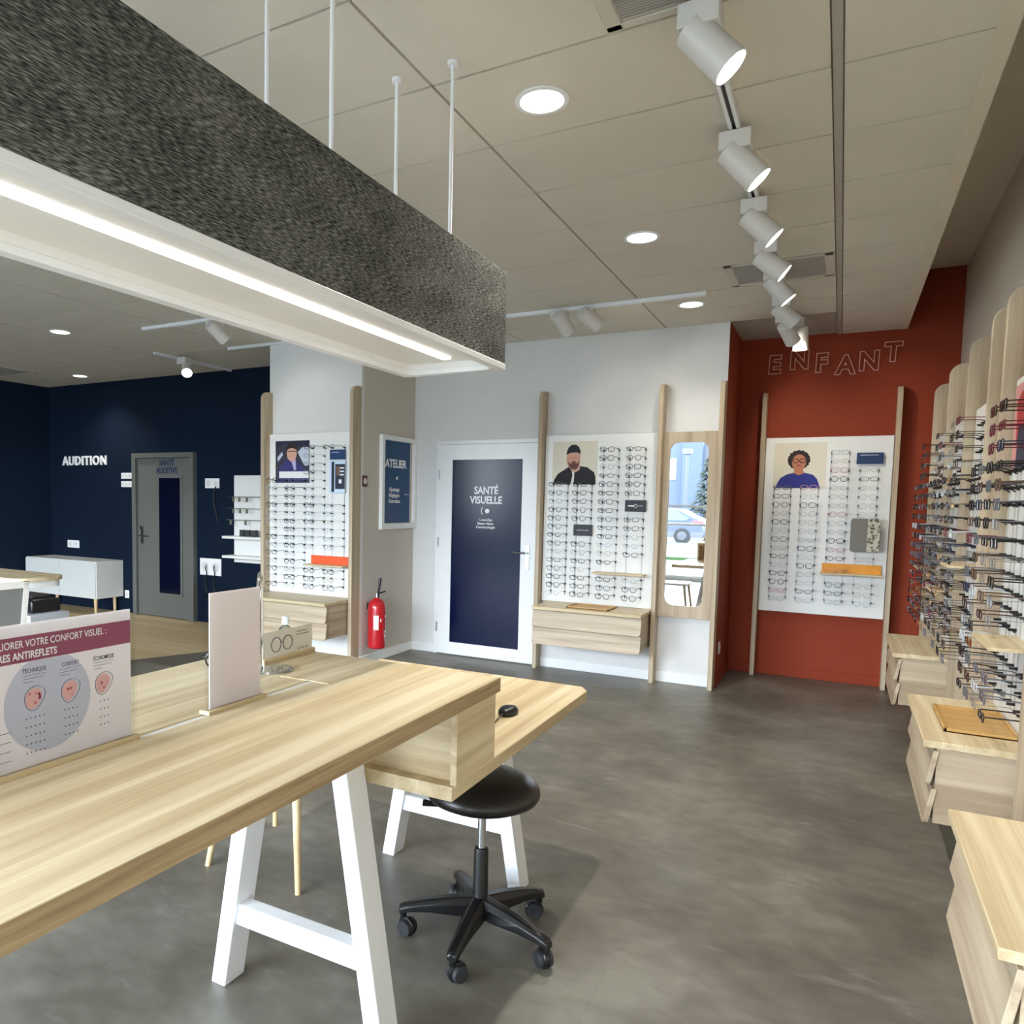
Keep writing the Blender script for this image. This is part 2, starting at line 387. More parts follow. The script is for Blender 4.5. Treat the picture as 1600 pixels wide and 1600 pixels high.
# ================================================================= DOORS AND WORKSHOP WINDOW
# eye test door on the white wall
d = MB().fbox(BW, .30, 1.30, .012, 2.03, .004, .03)
door1 = struct(d.build('door_1', white_sg, bevel=.002)); lab(door1, 'white door with a navy glass panel reading SANTÉ VISUELLE')
fr_ = MB()
for q in ((.262, .302, 0, 2.07), (1.298, 1.338, 0, 2.07), (.302, 1.298, 2.032, 2.07)): fr_.fbox(BW, q[0], q[1], q[2], q[3], 0, .022)
fr_.build('door_frame', white_sg, door1, bevel=.002)
gp = MB().fbox(BW, .443, 1.155, .128, 1.885, .03, .034).build('glass_panel', navy_film, door1)
lab(gp, 'navy glazed panel')
mb = MB(); text(mb, BW, 'SANTÉ', .80, 1.565, .095, .0345, bold=.028, sxf=.86); text(mb, BW, 'VISUELLE', .80, 1.475, .095, .0345, bold=.028, sxf=.86)
for i, s_ in enumerate(('Contrôles', 'Basse vision', 'Contactologie')): text(mb, BW, s_, .80, 1.31-i*.034, .034, .0345, bold=.008)
flat(mb, BW, ell(.815, 1.405, .022, .022), .0345, .002)
arc = [(.80+.045*math.cos(a), 1.405+.045*math.sin(a)) for a in [math.radians(130+100*i/10) for i in range(11)]]
mb.tube([BW.p(u, v, .036) for u, v in arc], .004)
lab(mb.build('lettering', text_white, door1), 'white words SANTÉ VISUELLE with a small round logo')
hd = MB(); flat(hd, BW, rrect(1.205, 1.245, .87, 1.10, .015), .03, .009)
hd.cyl(BW.p(1.225, 1.03, .035), BW.p(1.225, 1.03, .075), .010); hd.tube([BW.p(1.225, 1.03, .07), BW.p(1.18, 1.03, .075), BW.p(1.09, 1.033, .07)], .009, 8)
hd.build('door_handle', steel, door1)
for z in (.22, 1.05, 1.7):
    MB().cyl(BW.p(.298, z, .035), BW.p(.298, z+.09, .035), .008).build('hinge', steel, door1)
# hearing test door, grey
NW = Fr((-9.45, 6.43, 0), (1, 0, 0))
d = MB().fbox(NW, 1.78, 2.70, .01, 1.955, .01, .035)
door2 = struct(d.build('door_2', door_grey, bevel=.002)); lab(door2, 'grey door with a narrow dark glass strip and SANTÉ AUDITIVE')
fr_ = MB()
for q in ((1.71, 1.775, 0, 2.02), (2.705, 2.77, 0, 2.02), (1.775, 2.705, 1.96, 2.02)): fr_.fbox(NW, q[0], q[1], q[2], q[3], 0, .07)
fr_.build('door_frame', door_grey, door2, bevel=.003)
fr_ = MB()
for q in ((2.13, 2.165, .27, 1.75), (2.53, 2.565, .27, 1.75), (2.165, 2.53, 1.715, 1.75), (2.165, 2.53, .27, .305)): fr_.fbox(NW, q[0], q[1], q[2], q[3], .035, .047)
fr_.build('glass_trim', door_grey, door2, bevel=.003)
MB().fbox(NW, 2.165, 2.53, .305, 1.715, .035, .039).build('glass_strip', mat('dark_glass', (8, 12, 36), .08), door2)
mb = MB(); text(mb, NW, 'SANTÉ', 2.30, 1.865, .10, .036, bold=.028, sxf=.85); text(mb, NW, 'AUDITIVE', 2.30, 1.775, .10, .036, bold=.028, sxf=.85)
lab(mb.build('lettering', text_navy, door2), 'navy words SANTÉ AUDITIVE')
hd = MB(); flat(hd, NW, rrect(1.84, 1.88, .90, 1.12, .015), .035, .008); hd.tube([NW.p(1.86, 1.0, .04), NW.p(1.86, 1.0, .09), NW.p(2.0, 1.0, .09)], .009, 8)
hd.cyl(NW.p(1.86, 1.1, .035), NW.p(1.86, 1.1, .06), .02)
hd.build('door_handle', steel, door2)
# workshop window in the side wall
AW = Fr((-3.70, 5.48, 0), (0, 1, 0))
fr_ = MB()
for q in ((.30, .345, 1.22, 2.09), (.895, .94, 1.22, 2.09), (.345, .895, 2.045, 2.09), (.345, .895, 1.22, 1.275)): fr_.fbox(AW, q[0], q[1], q[2], q[3], -.03, .035)
win3 = struct(fr_.build('window_3', white_sg, bevel=.003)); lab(win3, 'white framed workshop window with blue film reading ATELIER')
MB().fbox(AW, .345, .845, 1.275, 2.045, .001, .005).build('blue_film', blue_film, win3)
mb = MB(); text(mb, AW, 'ATELIER', .58, 1.80, .105, .006, bold=.028, sxf=1.0)
flat(mb, AW, ell(.60, 1.70, .016, .016), .006, .002)
for i, s_ in enumerate(('Ajustage', 'Réglages', 'Entretien')): text(mb, AW, s_, .46, 1.575-i*.055, .055, .006, bold=.008, align='LEFT')
mb.fbox(AW, .74, .83, 1.545, 1.549, .006, .008)
lab(mb.build('lettering', text_white, win3), 'white word ATELIER above three short lines')

# ================================================================= DISPLAY FURNITURE
ORD = ['', 'first', 'second', 'third', 'fourth', 'fifth', 'sixth', 'seventh', 'eighth', 'ninth', 'tenth', 'eleventh', 'twelfth', 'thirteenth', 'fourteenth', 'fifteenth', 'sixteenth', 'seventeenth', 'eighteenth', 'nineteenth']
def post(fr, u, label, hgt=2.475, dep=.14, th=.036, group='oak display posts'):
    """upright oak board with a rounded front top corner"""
    r = .075; pts = [(0, 0), (dep, 0), (dep, hgt-r)]+[(dep-r+r*math.cos(a), hgt-r+r*math.sin(a)) for a in [PI/2*i/8 for i in range(1, 9)]]+[(0, hgt)]
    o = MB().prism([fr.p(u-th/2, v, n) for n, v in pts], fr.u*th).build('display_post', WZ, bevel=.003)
    return tag(o, label, 'post', group)
def cabinet(fr, u0, u1, nf, label, grain, grain2, grain3, z0=.285, z1=.61):
    """wall-hung cabinet of two drawers with slanting fronts"""
    c = fr.p((u0+u1)/2, z0, nf/2)
    t = thing('drawer_cabinet', label, 'cabinet', c, 'wall-hung drawer cabinets')
    MB().fbox(fr, u0, u1, z1-.026, z1, 0, nf).build('top_board', grain, t, bevel=.002)
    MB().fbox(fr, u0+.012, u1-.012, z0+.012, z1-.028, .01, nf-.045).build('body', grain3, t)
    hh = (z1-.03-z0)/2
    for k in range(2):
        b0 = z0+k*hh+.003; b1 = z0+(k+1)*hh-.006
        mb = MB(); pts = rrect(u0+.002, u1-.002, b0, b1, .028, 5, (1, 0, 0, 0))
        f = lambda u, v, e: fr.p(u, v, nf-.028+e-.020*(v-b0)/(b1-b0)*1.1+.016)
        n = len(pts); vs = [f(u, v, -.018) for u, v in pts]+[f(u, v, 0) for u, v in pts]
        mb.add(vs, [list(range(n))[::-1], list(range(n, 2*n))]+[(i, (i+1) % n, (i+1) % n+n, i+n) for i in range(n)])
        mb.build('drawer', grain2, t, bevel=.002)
    return t
# ---- eyeglasses: shared meshes, one object each
def lens_loop(kind, cx, n=14):
    w_, h_, e_ = {'round': (.0235, .0225, 2), 'panto': (.0250, .0215, 2.4), 'rectangular': (.0265, .0165, 4), 'square': (.0255, .0205, 3.6), 'oval': (.0250, .0170, 2.1), 'cat-eye': (.0262, .0190, 2.8)}[kind]
    out = []
    for i in range(n):
        a = 2*PI*i/n; c_, s_ = math.cos(a), math.sin(a)
        x = w_*math.copysign(abs(c_)**(2/e_), c_); z = h_*math.copysign(abs(s_)**(2/e_), s_)
        if kind == 'cat-eye' and z > 0: z += .006*(x/w_*(1 if cx > 0 else -1))
        if kind == 'panto': x *= (1+.12*z/h_)
        out.append((cx+x, z-.010))
    return out
GCOL = {'black': ((16, 16, 18), .3, 0), 'dark brown': ((58, 38, 28), .3, 0), 'tortoiseshell': ((92, 68, 48), .3, 0), 'grey': ((96, 98, 104), .35, 0), 'navy blue': ((32, 38, 62), .3, 0),
        'silver': ((150, 152, 156), .3, .8), 'gold': ((176, 142, 90), .3, .8), 'burgundy': ((104, 30, 46), .3, 0), 'green': ((52, 84, 72), .3, 0), 'pink': ((206, 150, 160), .35, 0), 'purple': ((74, 58, 84), .3, 0), 'clear': ((190, 194, 196), .25, 0)}
GM = {k: mat('frame_'+k.replace(' ', '_').replace('-', '_'), v[0], v[1], metal=v[2]) for k, v in GCOL.items()}
GCACHE = {}
def glasses_parts(kind, colour, fine):
    key = (kind, colour, fine)
    if key in GCACHE: return GCACHE[key]
    rr = .0011 if colour in ('silver', 'gold') else .0025
    n = 20 if fine else 14; sg = 5 if fine else 4
    fm = MB().mat(GM[colour])
    for cx in (-.033, .033):
        fm.tube([(x, 0, z) for x, z in lens_loop(kind, cx, n)], rr, sg, closed=True)
    fm.tube([(-.0115, 0, -.006), (0, -.002, -.002), (.0115, 0, -.006)], rr*.95, sg)
    for sx_ in (-1, 1): fm.tube([(sx_*.056, 0, -.003), (sx_*.065, .001, -.001), (sx_*.0665, .008, 0)], rr*1.1, sg)
    def temples(sides):
        mbt = MB().mat(GM[colour])
        for sx_ in sides:
            mbt.tube([(sx_*.0665, .006, 0), (sx_*.0665, .06, 0), (sx_*.066, .105, -.001), (sx_*.0655, .128, -.010), (sx_*.065, .142, -.022)], [rr*1.1, rr*1.1, rr*1.2, rr*1.5, rr*1.3], sg)
        return mbt
    def lenses(mbl):
        mbl.mat(sun_lens if colour in ('burgundy',) and kind == 'square' else lens_m)
        for cx in (-.033, .033):
            lp = lens_loop(kind, cx, n); mbl.add([(x, -.0002, z) for x, z in lp], [list(range(n))])
        return mbl
    if fine:
        a = fm; b_ = temples((-1,)); c_ = temples((1,)); d_ = lenses(MB())
        objs = []
        for q, nm in ((a, 'eyeglasses'), (b_, 'temple'), (c_, 'temple'), (d_, 'lenses')):
            o = q.build(nm, None, world=False); objs.append((nm, o.data)); bpy.data.objects.remove(o)
    else:
        fm.v += []; t_ = temples((-1, 1)); k = len(fm.v); fm.v += t_.v; fm.f += [[i+k for i in f] for f in t_.f]; fm.m += [0]*len(t_.f)
        lenses(fm); o = fm.build('eyeglasses', None, world=False); objs = [('eyeglasses', o.data)]; bpy.data.objects.remove(o)
    GCACHE[key] = objs
    return objs
def put_glasses(p, rz, kind, colour, label, group, fine=False, rx=0):
    parts = glasses_parts(kind, colour, fine)
    if fine:
        r = thing('eyeglasses', label, 'glasses', p, group); r.rotation_euler = (rx, 0, rz)
        for i, (nm, me) in enumerate(parts):
            o = bpy.data.objects.new('frame_front' if i == 0 else nm, me); C.objects.link(o); o.parent = r
        return r
    o = bpy.data.objects.new('eyeglasses', parts[0][1]); C.objects.link(o); o.location = p; o.rotation_euler = (rx, 0, rz)
    return tag(o, label, 'glasses', group)
KINDS_ = ['round', 'panto', 'rectangular', 'square', 'oval', 'cat-eye']
COLS_ = ['black', 'black', 'dark brown', 'tortoiseshell', 'grey', 'black', 'silver', 'gold', 'dark brown', 'grey', 'silver', 'grey', 'navy blue', 'clear', 'burgundy', 'black']
COLS_LIGHT = ['silver', 'grey', 'black', 'gold', 'clear', 'dark brown', 'silver', 'navy blue', 'clear', 'silver', 'grey']
stuffmb = MB()
ROW0, DROW = 1.655, .073
rod_m = glassy('clear_rod', (.9, .92, .93), .1)
def display_panel(fr, u0, w_, label, cols, rackname, colours, fine=False, fr_cols=(.155, .375, .605, .83), stuff_cols=(), z0=.575, z1=2.085, n0=.03, gname=None, order=None):
    """white panel with holder rails, pegs and the eyeglasses hung on it. cols: list of row lists, row 0 at z 1.655"""
    c = fr.p(u0+w_/2, z0, n0)
    t = thing('glasses_display', label, 'display rack', c, 'white eyeglass display panels')
    MB().fbox(fr, u0, u0+w_, z0, z1, n0, n0+.018).build('backboard', white_lam, t, bevel=.0015)
    n1 = n0+.018
    for k, rows in enumerate(cols):
        cu = u0+w_*fr_cols[k]; mb = MB().mat(black_pl)
        if not rows: continue
        zt, zb = ROW0-DROW*min(rows), ROW0-DROW*max(rows)
        for i in rows:
            for s_ in (-1, 1):
                p = fr.p(cu+s_*.0655, ROW0-DROW*i, n1); mb.cyl(p, p+fr.n*.028, .0065, .0055, 8)
        mb.mat(rod_m)
        for s_ in (-1, 1): mb.fbox(fr, cu+s_*.0655-.004, cu+s_*.0655+.004, zb-.03, zt+.03, n1, n1+.004)
        mb.build('holder_rail', None, t)
        for j, i in enumerate(rows):
            kind = random.choice(KINDS_); colour = random.choice(colours)
            p = fr.p(cu+random.uniform(-.002, .002), ROW0-DROW*i+.008, n1+.146)
            rz = fr.rot()+random.uniform(-.02, .02); rx = random.uniform(-.02, .05)
            if k in stuff_cols:
                a = glasses_parts(kind, colour, False)[0][1]; R_ = Matrix.Translation(p) @ Matrix.Rotation(rz, 4, 'Z') @ Matrix.Rotation(rx, 4, 'X')
                mm = a.materials; kk = len(stuffmb.v); stuffmb.v += [R_ @ x.co for x in a.vertices]
                for f in a.polygons:
                    stuffmb.mat(mm[f.material_index]); stuffmb.f.append([kk+q for q in f.vertices]); stuffmb.m.append(stuffmb.cur)
                continue
            col_n = (order[k] if order else ORD[k+1])
            put_glasses(p, rz, kind, colour, f'{colour} {kind} glasses, {ORD[j+1]} from top of {col_n} column, {rackname}', gname, fine, rx)
    return t
def shelf(fr, u0, u1, z, label, card=None, cardlab=None, n0=.048, dep=.13):
    o = MB().fbox(fr, u0, u1, z-.014, z, n0, n0+dep).build('small_shelf', WX if abs(fr.u.x) > .5 else WY, bevel=.002)
    tag(o, label, 'shelf', 'small oak shelves on the panels')
    if card:
        o = MB().fbox(fr, u0+.01, u1-.01, z, z+.075, n0+.012, n0+.022).build('card', card, bevel=.001)
        tag(o, cardlab, 'card')
R = lambda a, b: list(range(a, b+1))
# back wall, panel beside the door
POST_N = .13
post(BW, 1.352, 'oak post between the SANTÉ VISUELLE door and the glasses panel', dep=POST_N)
post(BW, 2.382, 'oak post between the beanie man panel and the tall mirror', dep=POST_N)
post(BW, 2.848, 'oak post at the outer corner by the red niche', dep=POST_N)
panelW = display_panel(BW, 1.378, .982, 'white glasses panel right of the navy door, poster of a man in beanie',
    [R(0, 13), R(0, 4)+R(7, 13), R(-4, 9)+R(11, 13), R(-4, 1)+R(4, 8)+R(11, 13)], 'panel beside the navy door', COLS_, gname='glasses beside the navy door', z0=.612)
cabinet(BW, 1.44, 2.36, .46, 'oak drawer cabinet under the panel beside the navy door', WX, WXG, WYG)
o = MB(); o.fbox(BW, 1.72, 2.08, .61, .616, .12, .38)
for q in ((1.72, 1.73, .12, .38), (2.07, 2.08, .12, .38)): o.fbox(BW, q[0], q[1], .61, .624, q[2], q[3])
for q in ((.12, .13), (.37, .38)): o.fbox(BW, 1.72, 2.08, .61, .624, q[0], q[1])
tag(o.build('tray', TRAY, bevel=.001), 'light wood tray on the cabinet beside the navy door', 'tray')
shelf(BW, 1.378+.49, 1.378+.92, .905, 'oak shelf on the panel beside the navy door, bare')
def brand_card(fr, u, v, w_, h_, lines, label, m=None, n=.07):
    mb = MB().mat(m or mat('card_black', (22, 24, 34), .5)); mb.fbox(fr, u-w_/2, u+w_/2, v-h_/2, v+h_/2, n, n+.004)
    mb.mat(text_white)
    for (a, b_, z, th) in lines: mb.fbox(fr, u+a, u+b_, v+z-th/2, v+z+th/2, n+.004, n+.0048)
    return tag(mb.build('name_card', None), label, 'card', 'name cards among the eyeglasses')
cu2 = 1.378+.982*.375; cu4 = 1.378+.982*.83
brand_card(BW, cu2, ROW0-DROW*5.45, .165, .098, [(-.055, .055, 0, .003)], 'black card with one thin line, second column beside the navy door')
cb = brand_card(BW, cu4, ROW0-DROW*2.45, .175, .098, [(-.062, -.012, 0, .011), (.02, .064, 0, .003)], 'black card with a round emblem, right column beside the navy door')
mb = MB(); mb.tube([BW.p(cu4+.002+.013*math.cos(a), ROW0-DROW*2.45+.013*math.sin(a), .0745) for a in [2*PI*i/16 for i in range(16)]], .0022, 5, True); mb.build('emblem', text_white, cb)
# posters
skin = mat('skin_tone', (206, 158, 138), .6); skin2 = mat('warm_skin_tone', (188, 122, 92), .6)
hair_d = mat('dark_hair', (42, 28, 28), .7); cloth_bk = mat('black_cloth', (28, 28, 34), .7); beard_m = mat('beard_brown', (104, 64, 54), .7)
cream = mat('poster_cream', (222, 216, 198), .6); blue_sw = mat('blue_sweater', (42, 48, 134), .7); tee = mat('white_tee', (226, 224, 220), .6)
def poster_start(fr, u0, u1, v0, v1, bg, label, cat='poster', n=.05):
    t = MB().fbox(fr, u0, u1, v0, v1, n, n+.002).build('poster', bg); tag(t, label, cat); return t
def sub(parent, name, mt, fr, shapes, n):
    mb = MB()
    for s_ in shapes: flat(mb, fr, s_, n, .0008)
    return mb.build(name, mt, parent)
# man in a beanie
pu, pv = 1.378+.07, 1.655
po = poster_start(BW, pu, pu+.40, pv, pv+.375, cream, 'poster of a bearded person in a black beanie and dark jacket')
P = lambda x, y: (pu+x*.40, pv+y*.375)
sub(po, 'jacket', cloth_bk, BW, [[P(*q) for q in ((.02, 0), (.05, .12), (.13, .25), (.30, .36), (.38, .42), (.64, .42), (.78, .40), (.94, .28), (.97, .18), (.98, 0))]], .0520)
sub(po, 'shirt', tee, BW, [[P(*q) for q in ((.42, 0), (.46, .2), (.45, .3), (.50, .3), (.50, .2), (.49, 0))]], .0525)
sub(po, 'neck', skin, BW, [[P(*q) for q in ((.40, .42), (.44, .30), (.52, .28), (.62, .34), (.63, .46))]], .0522)
sub(po, 'face', skin, BW, [ell(*P(.475, .58), .062, .088)], .0532)
sub(po, 'beard', beard_m, BW, [[P(*q) for q in ((.345, .56), (.36, .50), (.38, .43), (.42, .375), (.47, .345), (.52, .345), (.57, .38), (.60, .45), (.615, .56), (.58, .50), (.55, .485), (.48, .50), (.41, .485), (.38, .50))], [P(*q) for q in ((.42, .515), (.47, .54), (.50, .54), (.55, .515), (.55, .50), (.42, .50))]], .0540)
sub(po, 'beanie', cloth_bk, BW, [[P(*q) for q in ((.315, .68), (.325, .78), (.36, .86), (.43, .92), (.52, .92), (.59, .87), (.625, .78), (.63, .70), (.55, .745), (.40, .735))]], .0542)
mb = MB()
for cx in (.43, .54): mb.tube([BW.p(P(cx, .60)[0]+.020*math.cos(a), P(cx, .60)[1]+.013*math.sin(a), .0548) for a in [2*PI*i/14 for i in range(14)]], .0014, 4, True)
mb.build('spectacles', rose_ink, po)
# tall mirror unit
mu0, mu1 = 2.402, 2.828
mt_ = MB(); out = [(mu0, .56), (mu1, .56), (mu1, 2.085), (mu0, 2.085)]
hole = rrect(mu0+.05, mu1-.075, .66, 2.0, .07, 8)
def framed(mb, fr, out, hole, n0, th):
    """rectangular board with a rounded opening; out is ordered bottom left, bottom right, top right, top left"""
    m_ = len(hole)//4
    ring = [out[1]]*m_+[out[2]]*m_+[out[3]]*m_+[out[0]]*m_
    def face(n):
        k = len(mb.v); L_ = len(hole)
        cor = [out[1], out[2], out[3], out[0]]
        mb.v += [fr.p(u, v, n) for u, v in hole]+[fr.p(u, v, n) for u, v in cor]
        for q in range(4):
            for i in range(m_-1): mb.f.append([k+q*m_+i, k+q*m_+i+1, k+L_+q]); mb.m.append(mb.cur)
            a = k+q*m_+m_-1; b_ = k+((q+1)*m_) % L_; mb.f.append([a, b_, k+L_+(q+1) % 4, k+L_+q]); mb.m.append(mb.cur)
        return k
    k0 = face(n0); k1 = face(n0+th); L_ = len(hole)
    for i in range(L_): mb.f.append([k0+i, k0+(i+1) % L_, k1+(i+1) % L_, k1+i]); mb.m.append(mb.cur)
    for i in range(4): mb.f.append([k0+L_+i, k0+L_+(i+1) % 4, k1+L_+(i+1) % 4, k1+L_+i]); mb.m.append(mb.cur)
framed(mt_, BW, out, hole, .03, .02)
tm = thing('tall_mirror', 'tall rounded mirror in an oak board next to the red niche', 'mirror', BW.p((mu0+mu1)/2, .56, .03))
mt_.build('mirror_board', WZ, tm)
mb = MB(); flat(mb, BW, hole, .034, .004); mb.build('mirror_glass', mirror_m, tm)

# ---- pillar panel on the left (man driving)
PW = Fr((-4.74, 5.48, 0), (1, 0, 0))
post(PW, .018, 'oak post at the left edge of the pillar, by the navy wall', dep=POST_N)
post(PW, 1.022, 'oak post at the pillar corner above the fire extinguisher', dep=POST_N)
display_panel(PW, .04, .96, 'white glasses panel on the pillar with the driver poster',
    [R(0, 13), R(0, 13), R(-4, 8)+R(11, 13), [-4]+R(3, 8)+R(11, 13)], 'panel on the left pillar', COLS_LIGHT, gname='glasses on the left pillar', z0=.612)
cabinet(PW, .06, .998, .46, 'oak drawer cabinet on the left pillar behind the counter', WX, WXG, WYG)
shelf(PW, .04+.50, .04+.93, .905, 'oak shelf on the left pillar panel holding a red orange card', orange_card, 'red orange card on the pillar shelf')
pu, pv = .04+.075, 1.64
drv = mat('driver_dark', (36, 34, 62), .6); sw = mat('driver_sweater', (54, 50, 110), .6)
po = poster_start(PW, pu, pu+.395, pv-.005, pv+.38, mat('car_interior', (52, 54, 66), .6), 'poster of a person with glasses sitting in a car')
P = lambda x, y: (pu+x*.395, pv+y*.38)
sub(po, 'car_roof', drv, PW, [[P(*q) for q in ((0, .82), (0, 1), (1, 1), (1, .88), (.6, .86), (.3, .95))]], .052)
for sh in (((.66, .72), (.80, .84), (.99, .84), (.99, .42), (.86, .40)), ((.05, .6), (.2, .74), (.22, .66), (.08, .5))): sub(po, 'car_window', mat('car_window', (196, 200, 216), .5), PW, [[P(*q) for q in sh]], .0525)
sub(po, 'sweater', sw, PW, [[P(*q) for q in ((.08, .02), (.10, .35), (.28, .5), (.42, .55), (.62, .52), (.78, .38), (.92, .30), (.96, .02))]], .053)
sub(po, 'shirt', mat('shirt_lilac', (182, 176, 206), .6), PW, [[P(*q) for q in ((.34, .6), (.60, .58), (.62, .30), (.56, .28), (.48, .5))]], .0535)
sub(po, 'face', skin, PW, [ell(*P(.49, .70), .058, .075)], .0542)
sub(po, 'hair', hair_d, PW, [[P(*q) for q in ((.32, .74), (.33, .86), (.42, .94), (.55, .94), (.65, .86), (.64, .78), (.5, .83), (.38, .80))]], .055)
mb = MB(); mb.tube([PW.p(*P(x, .745), .0556) for x in (.37, .5, .63)], .004, 4); mb.build('spectacles', black_pl, po)
sub(po, 'caption_strip', white_lam, PW, [[P(*q) for q in ((.12, .10), (.99, .10), (.99, .26), (.12, .26))]], .0562)
cu4 = .04+.96*.83
brand_card(PW, cu4, 1.885, .165, .085, [(-.06, .02, .02, .004)], 'navy card near the top of the left pillar panel', mat('card_navy', (24, 58, 104), .5))
o = MB().mat(mat('pale_blue_card', (206, 226, 244), .4)).fbox(PW, cu4-.085, cu4+.085, 1.545, 1.83, .07, .075)
o.mat(mat('card_dark', (38, 44, 62), .5)).fbox(PW, cu4-.02, cu4+.084, 1.58, 1.80, .075, .076); o.fbox(PW, cu4-.055, cu4-.03, 1.555, 1.82, .076, .084)
o.mat(mat('photo_brown', (120, 84, 76), .5)).fbox(PW, cu4-.01, cu4+.03, 1.70, 1.78, .076, .0765)
o.mat(text_white).fbox(PW, cu4+.02, cu4+.05, 1.63, 1.665, .076, .077)
for i in range(3): o.fbox(PW, cu4+.03, cu4+.075, 1.70+i*.03, 1.712+i*.03, .076, .077)
tag(o.build('photo_card', None), 'pale blue photo card with dark stripe on the left pillar panel', 'card')

# ---- kids panel in the red niche
RW = Fr((-.62, 7.24, 0), (1, 0, 0))
post(RW, 0, 'oak post left of the children panel on the red wall', dep=.13)
post(RW, .99, 'oak post right of the children panel on the red wall', dep=.13)
display_panel(RW, .022, .946, 'white glasses panel on the red wall with a curly haired person',
    [R(0, 13), R(0, 13), R(-4, 8)+R(11, 13), R(-2, 3)+[8]+R(11, 13)], 'panel on the red wall', COLS_LIGHT+['pink', 'purple', 'clear'], gname='glasses on the red wall')
shelf(RW, .022+.47, .022+.92, .945, 'oak shelf on the red wall panel holding an amber card', yellow_card, 'amber yellow card on the red wall shelf')
cu3 = .022+.946*.605; cu4 = .022+.946*.83
brand_card(RW, cu4, 1.90, .19, .092, [(-.07, .06, .026, .004)], 'dark blue card at the top of the red wall panel', mat('card_blue', (22, 52, 96), .5))
o = MB(); flat(o, RW, rrect(cu4-.11, cu4+.10, 1.13, 1.405, .02), .10, .035)
pm = bpy.data.materials.new('pouch_pattern'); pm.use_nodes = True; nt = pm.node_tree; b = nt.nodes['Principled BSDF']
t_ = nt.nodes.new('ShaderNodeTexCoord'); v_ = nt.nodes.new('ShaderNodeTexVoronoi'); v_.inputs['Scale'].default_value = 38; nt.links.new(t_.outputs['Object'], v_.inputs['Vector'])
r_ = nt.nodes.new('ShaderNodeValToRGB'); r_.color_ramp.elements[0].position = .25; r_.color_ramp.elements[1].position = .6; r_.color_ramp.elements[0].color = srgb(78, 74, 60); r_.color_ramp.elements[1].color = srgb(196, 190, 172)
nt.links.new(v_.outputs[0], r_.inputs[0]); nt.links.new(r_.outputs[0], b.inputs['Base Color']); b.inputs['Roughness'].default_value = .7
pouch = o.build('glasses_case', mat('case_grey', (120, 116, 108), .6), bevel=.006); tag(pouch, 'grey glasses case with a patterned edge on the red wall panel', 'case')
o = MB(); flat(o, RW, rrect(cu4+.01, cu4+.0985, 1.132, 1.403, .018, 6, (1, 1, 0, 0)), .1352, .0015); o.build('patterned_edge', pm, pouch)
put_glasses(RW.p(cu3+.04, .945+.022, .14), RW.rot()+.5, 'round', 'pink', 'pink round glasses lying on the red wall shelf', 'glasses on the red wall')
pu, pv = .022+.07, 1.655
po = poster_start(RW, pu, pu+.40, pv, pv+.385, cream, 'poster of a person with curly hair and blue sweater')
P = lambda x, y: (pu+x*.40, pv+y*.385)
sub(po, 'sweater', blue_sw, RW, [[P(*q) for q in ((.05, 0), (.08, .10), (.14, .22), (.26, .30), (.38, .33), (.62, .33), (.76, .29), (.84, .20), (.88, .08), (.90, 0))]], .052)
sub(po, 'neck', skin2, RW, [[P(*q) for q in ((.38, .33), (.41, .42), (.56, .42), (.60, .33), (.49, .28))]], .0525)
cur = [P(.48+.215*math.cos(2*PI*i/36)*(1+.07*math.sin(i*3.3)), .62+.215*math.sin(2*PI*i/36)*(1+.06*math.cos(i*2.7))) for i in range(36)]
sub(po, 'curly_hair', hair_d, RW, [cur], .0530)
sub(po, 'face', skin2, RW, [ell(*P(.485, .56), .054, .070)], .0540)
mb = MB()
for cx in (.42, .55): mb.tube([RW.p(P(cx, .60)[0]+.021*math.cos(a), P(cx, .60)[1]+.017*math.sin(a), .055) for a in [2*PI*i/14 for i in range(14)]], .0034, 4, True)
mb.build('spectacles', black_pl, po)
sub(po, 'smile', mat('smile_red', (176, 74, 74), .6), RW, [ell(*P(.48, .50), .018, .006)], .0552)
# ENFANT outline lettering
ef = thing('wall_lettering', 'outlined word ENFANT on the red wall under the ceiling', 'sign', (-.12, 7.235, 2.6))
FW = Fr((0, 7.24, 0), (1, 0, 0))
line_m = mat('letter_outline', (226, 172, 156), .5)
for ch, u0, v0, hgt, rot in (('E', -.612, 2.650, .150, 3), ('N', -.446, 2.675, .150, 2), ('F', -.250, 2.640, .150, 2), ('A', -.110, 2.610, .150, 4), ('N', .068, 2.630, .150, 2), ('T', .238, 2.69, .150, 3)):
    mb = MB(); size = hgt/.73
    f2 = Fr((0, 0, 0), (1, 0, 0))
    text(mb, f2, ch, 0, 0, size, .012, th=0, outline=.0036, bold=.045, align='LEFT', sxf=.92)
    xs_ = [v.x for v in mb.v]; x0 = min(xs_); a = math.radians(-rot*.6)
    mb.v = [FW.p(u0+(v.x-x0)*math.cos(a)-v.z*math.sin(a)*-1*0+(v.z)*math.tan(math.radians(rot*.5)), v0+v.z, .012) + Vector((0, v.y, 0)) for v in mb.v]
    mb.build('letter', line_m, ef)

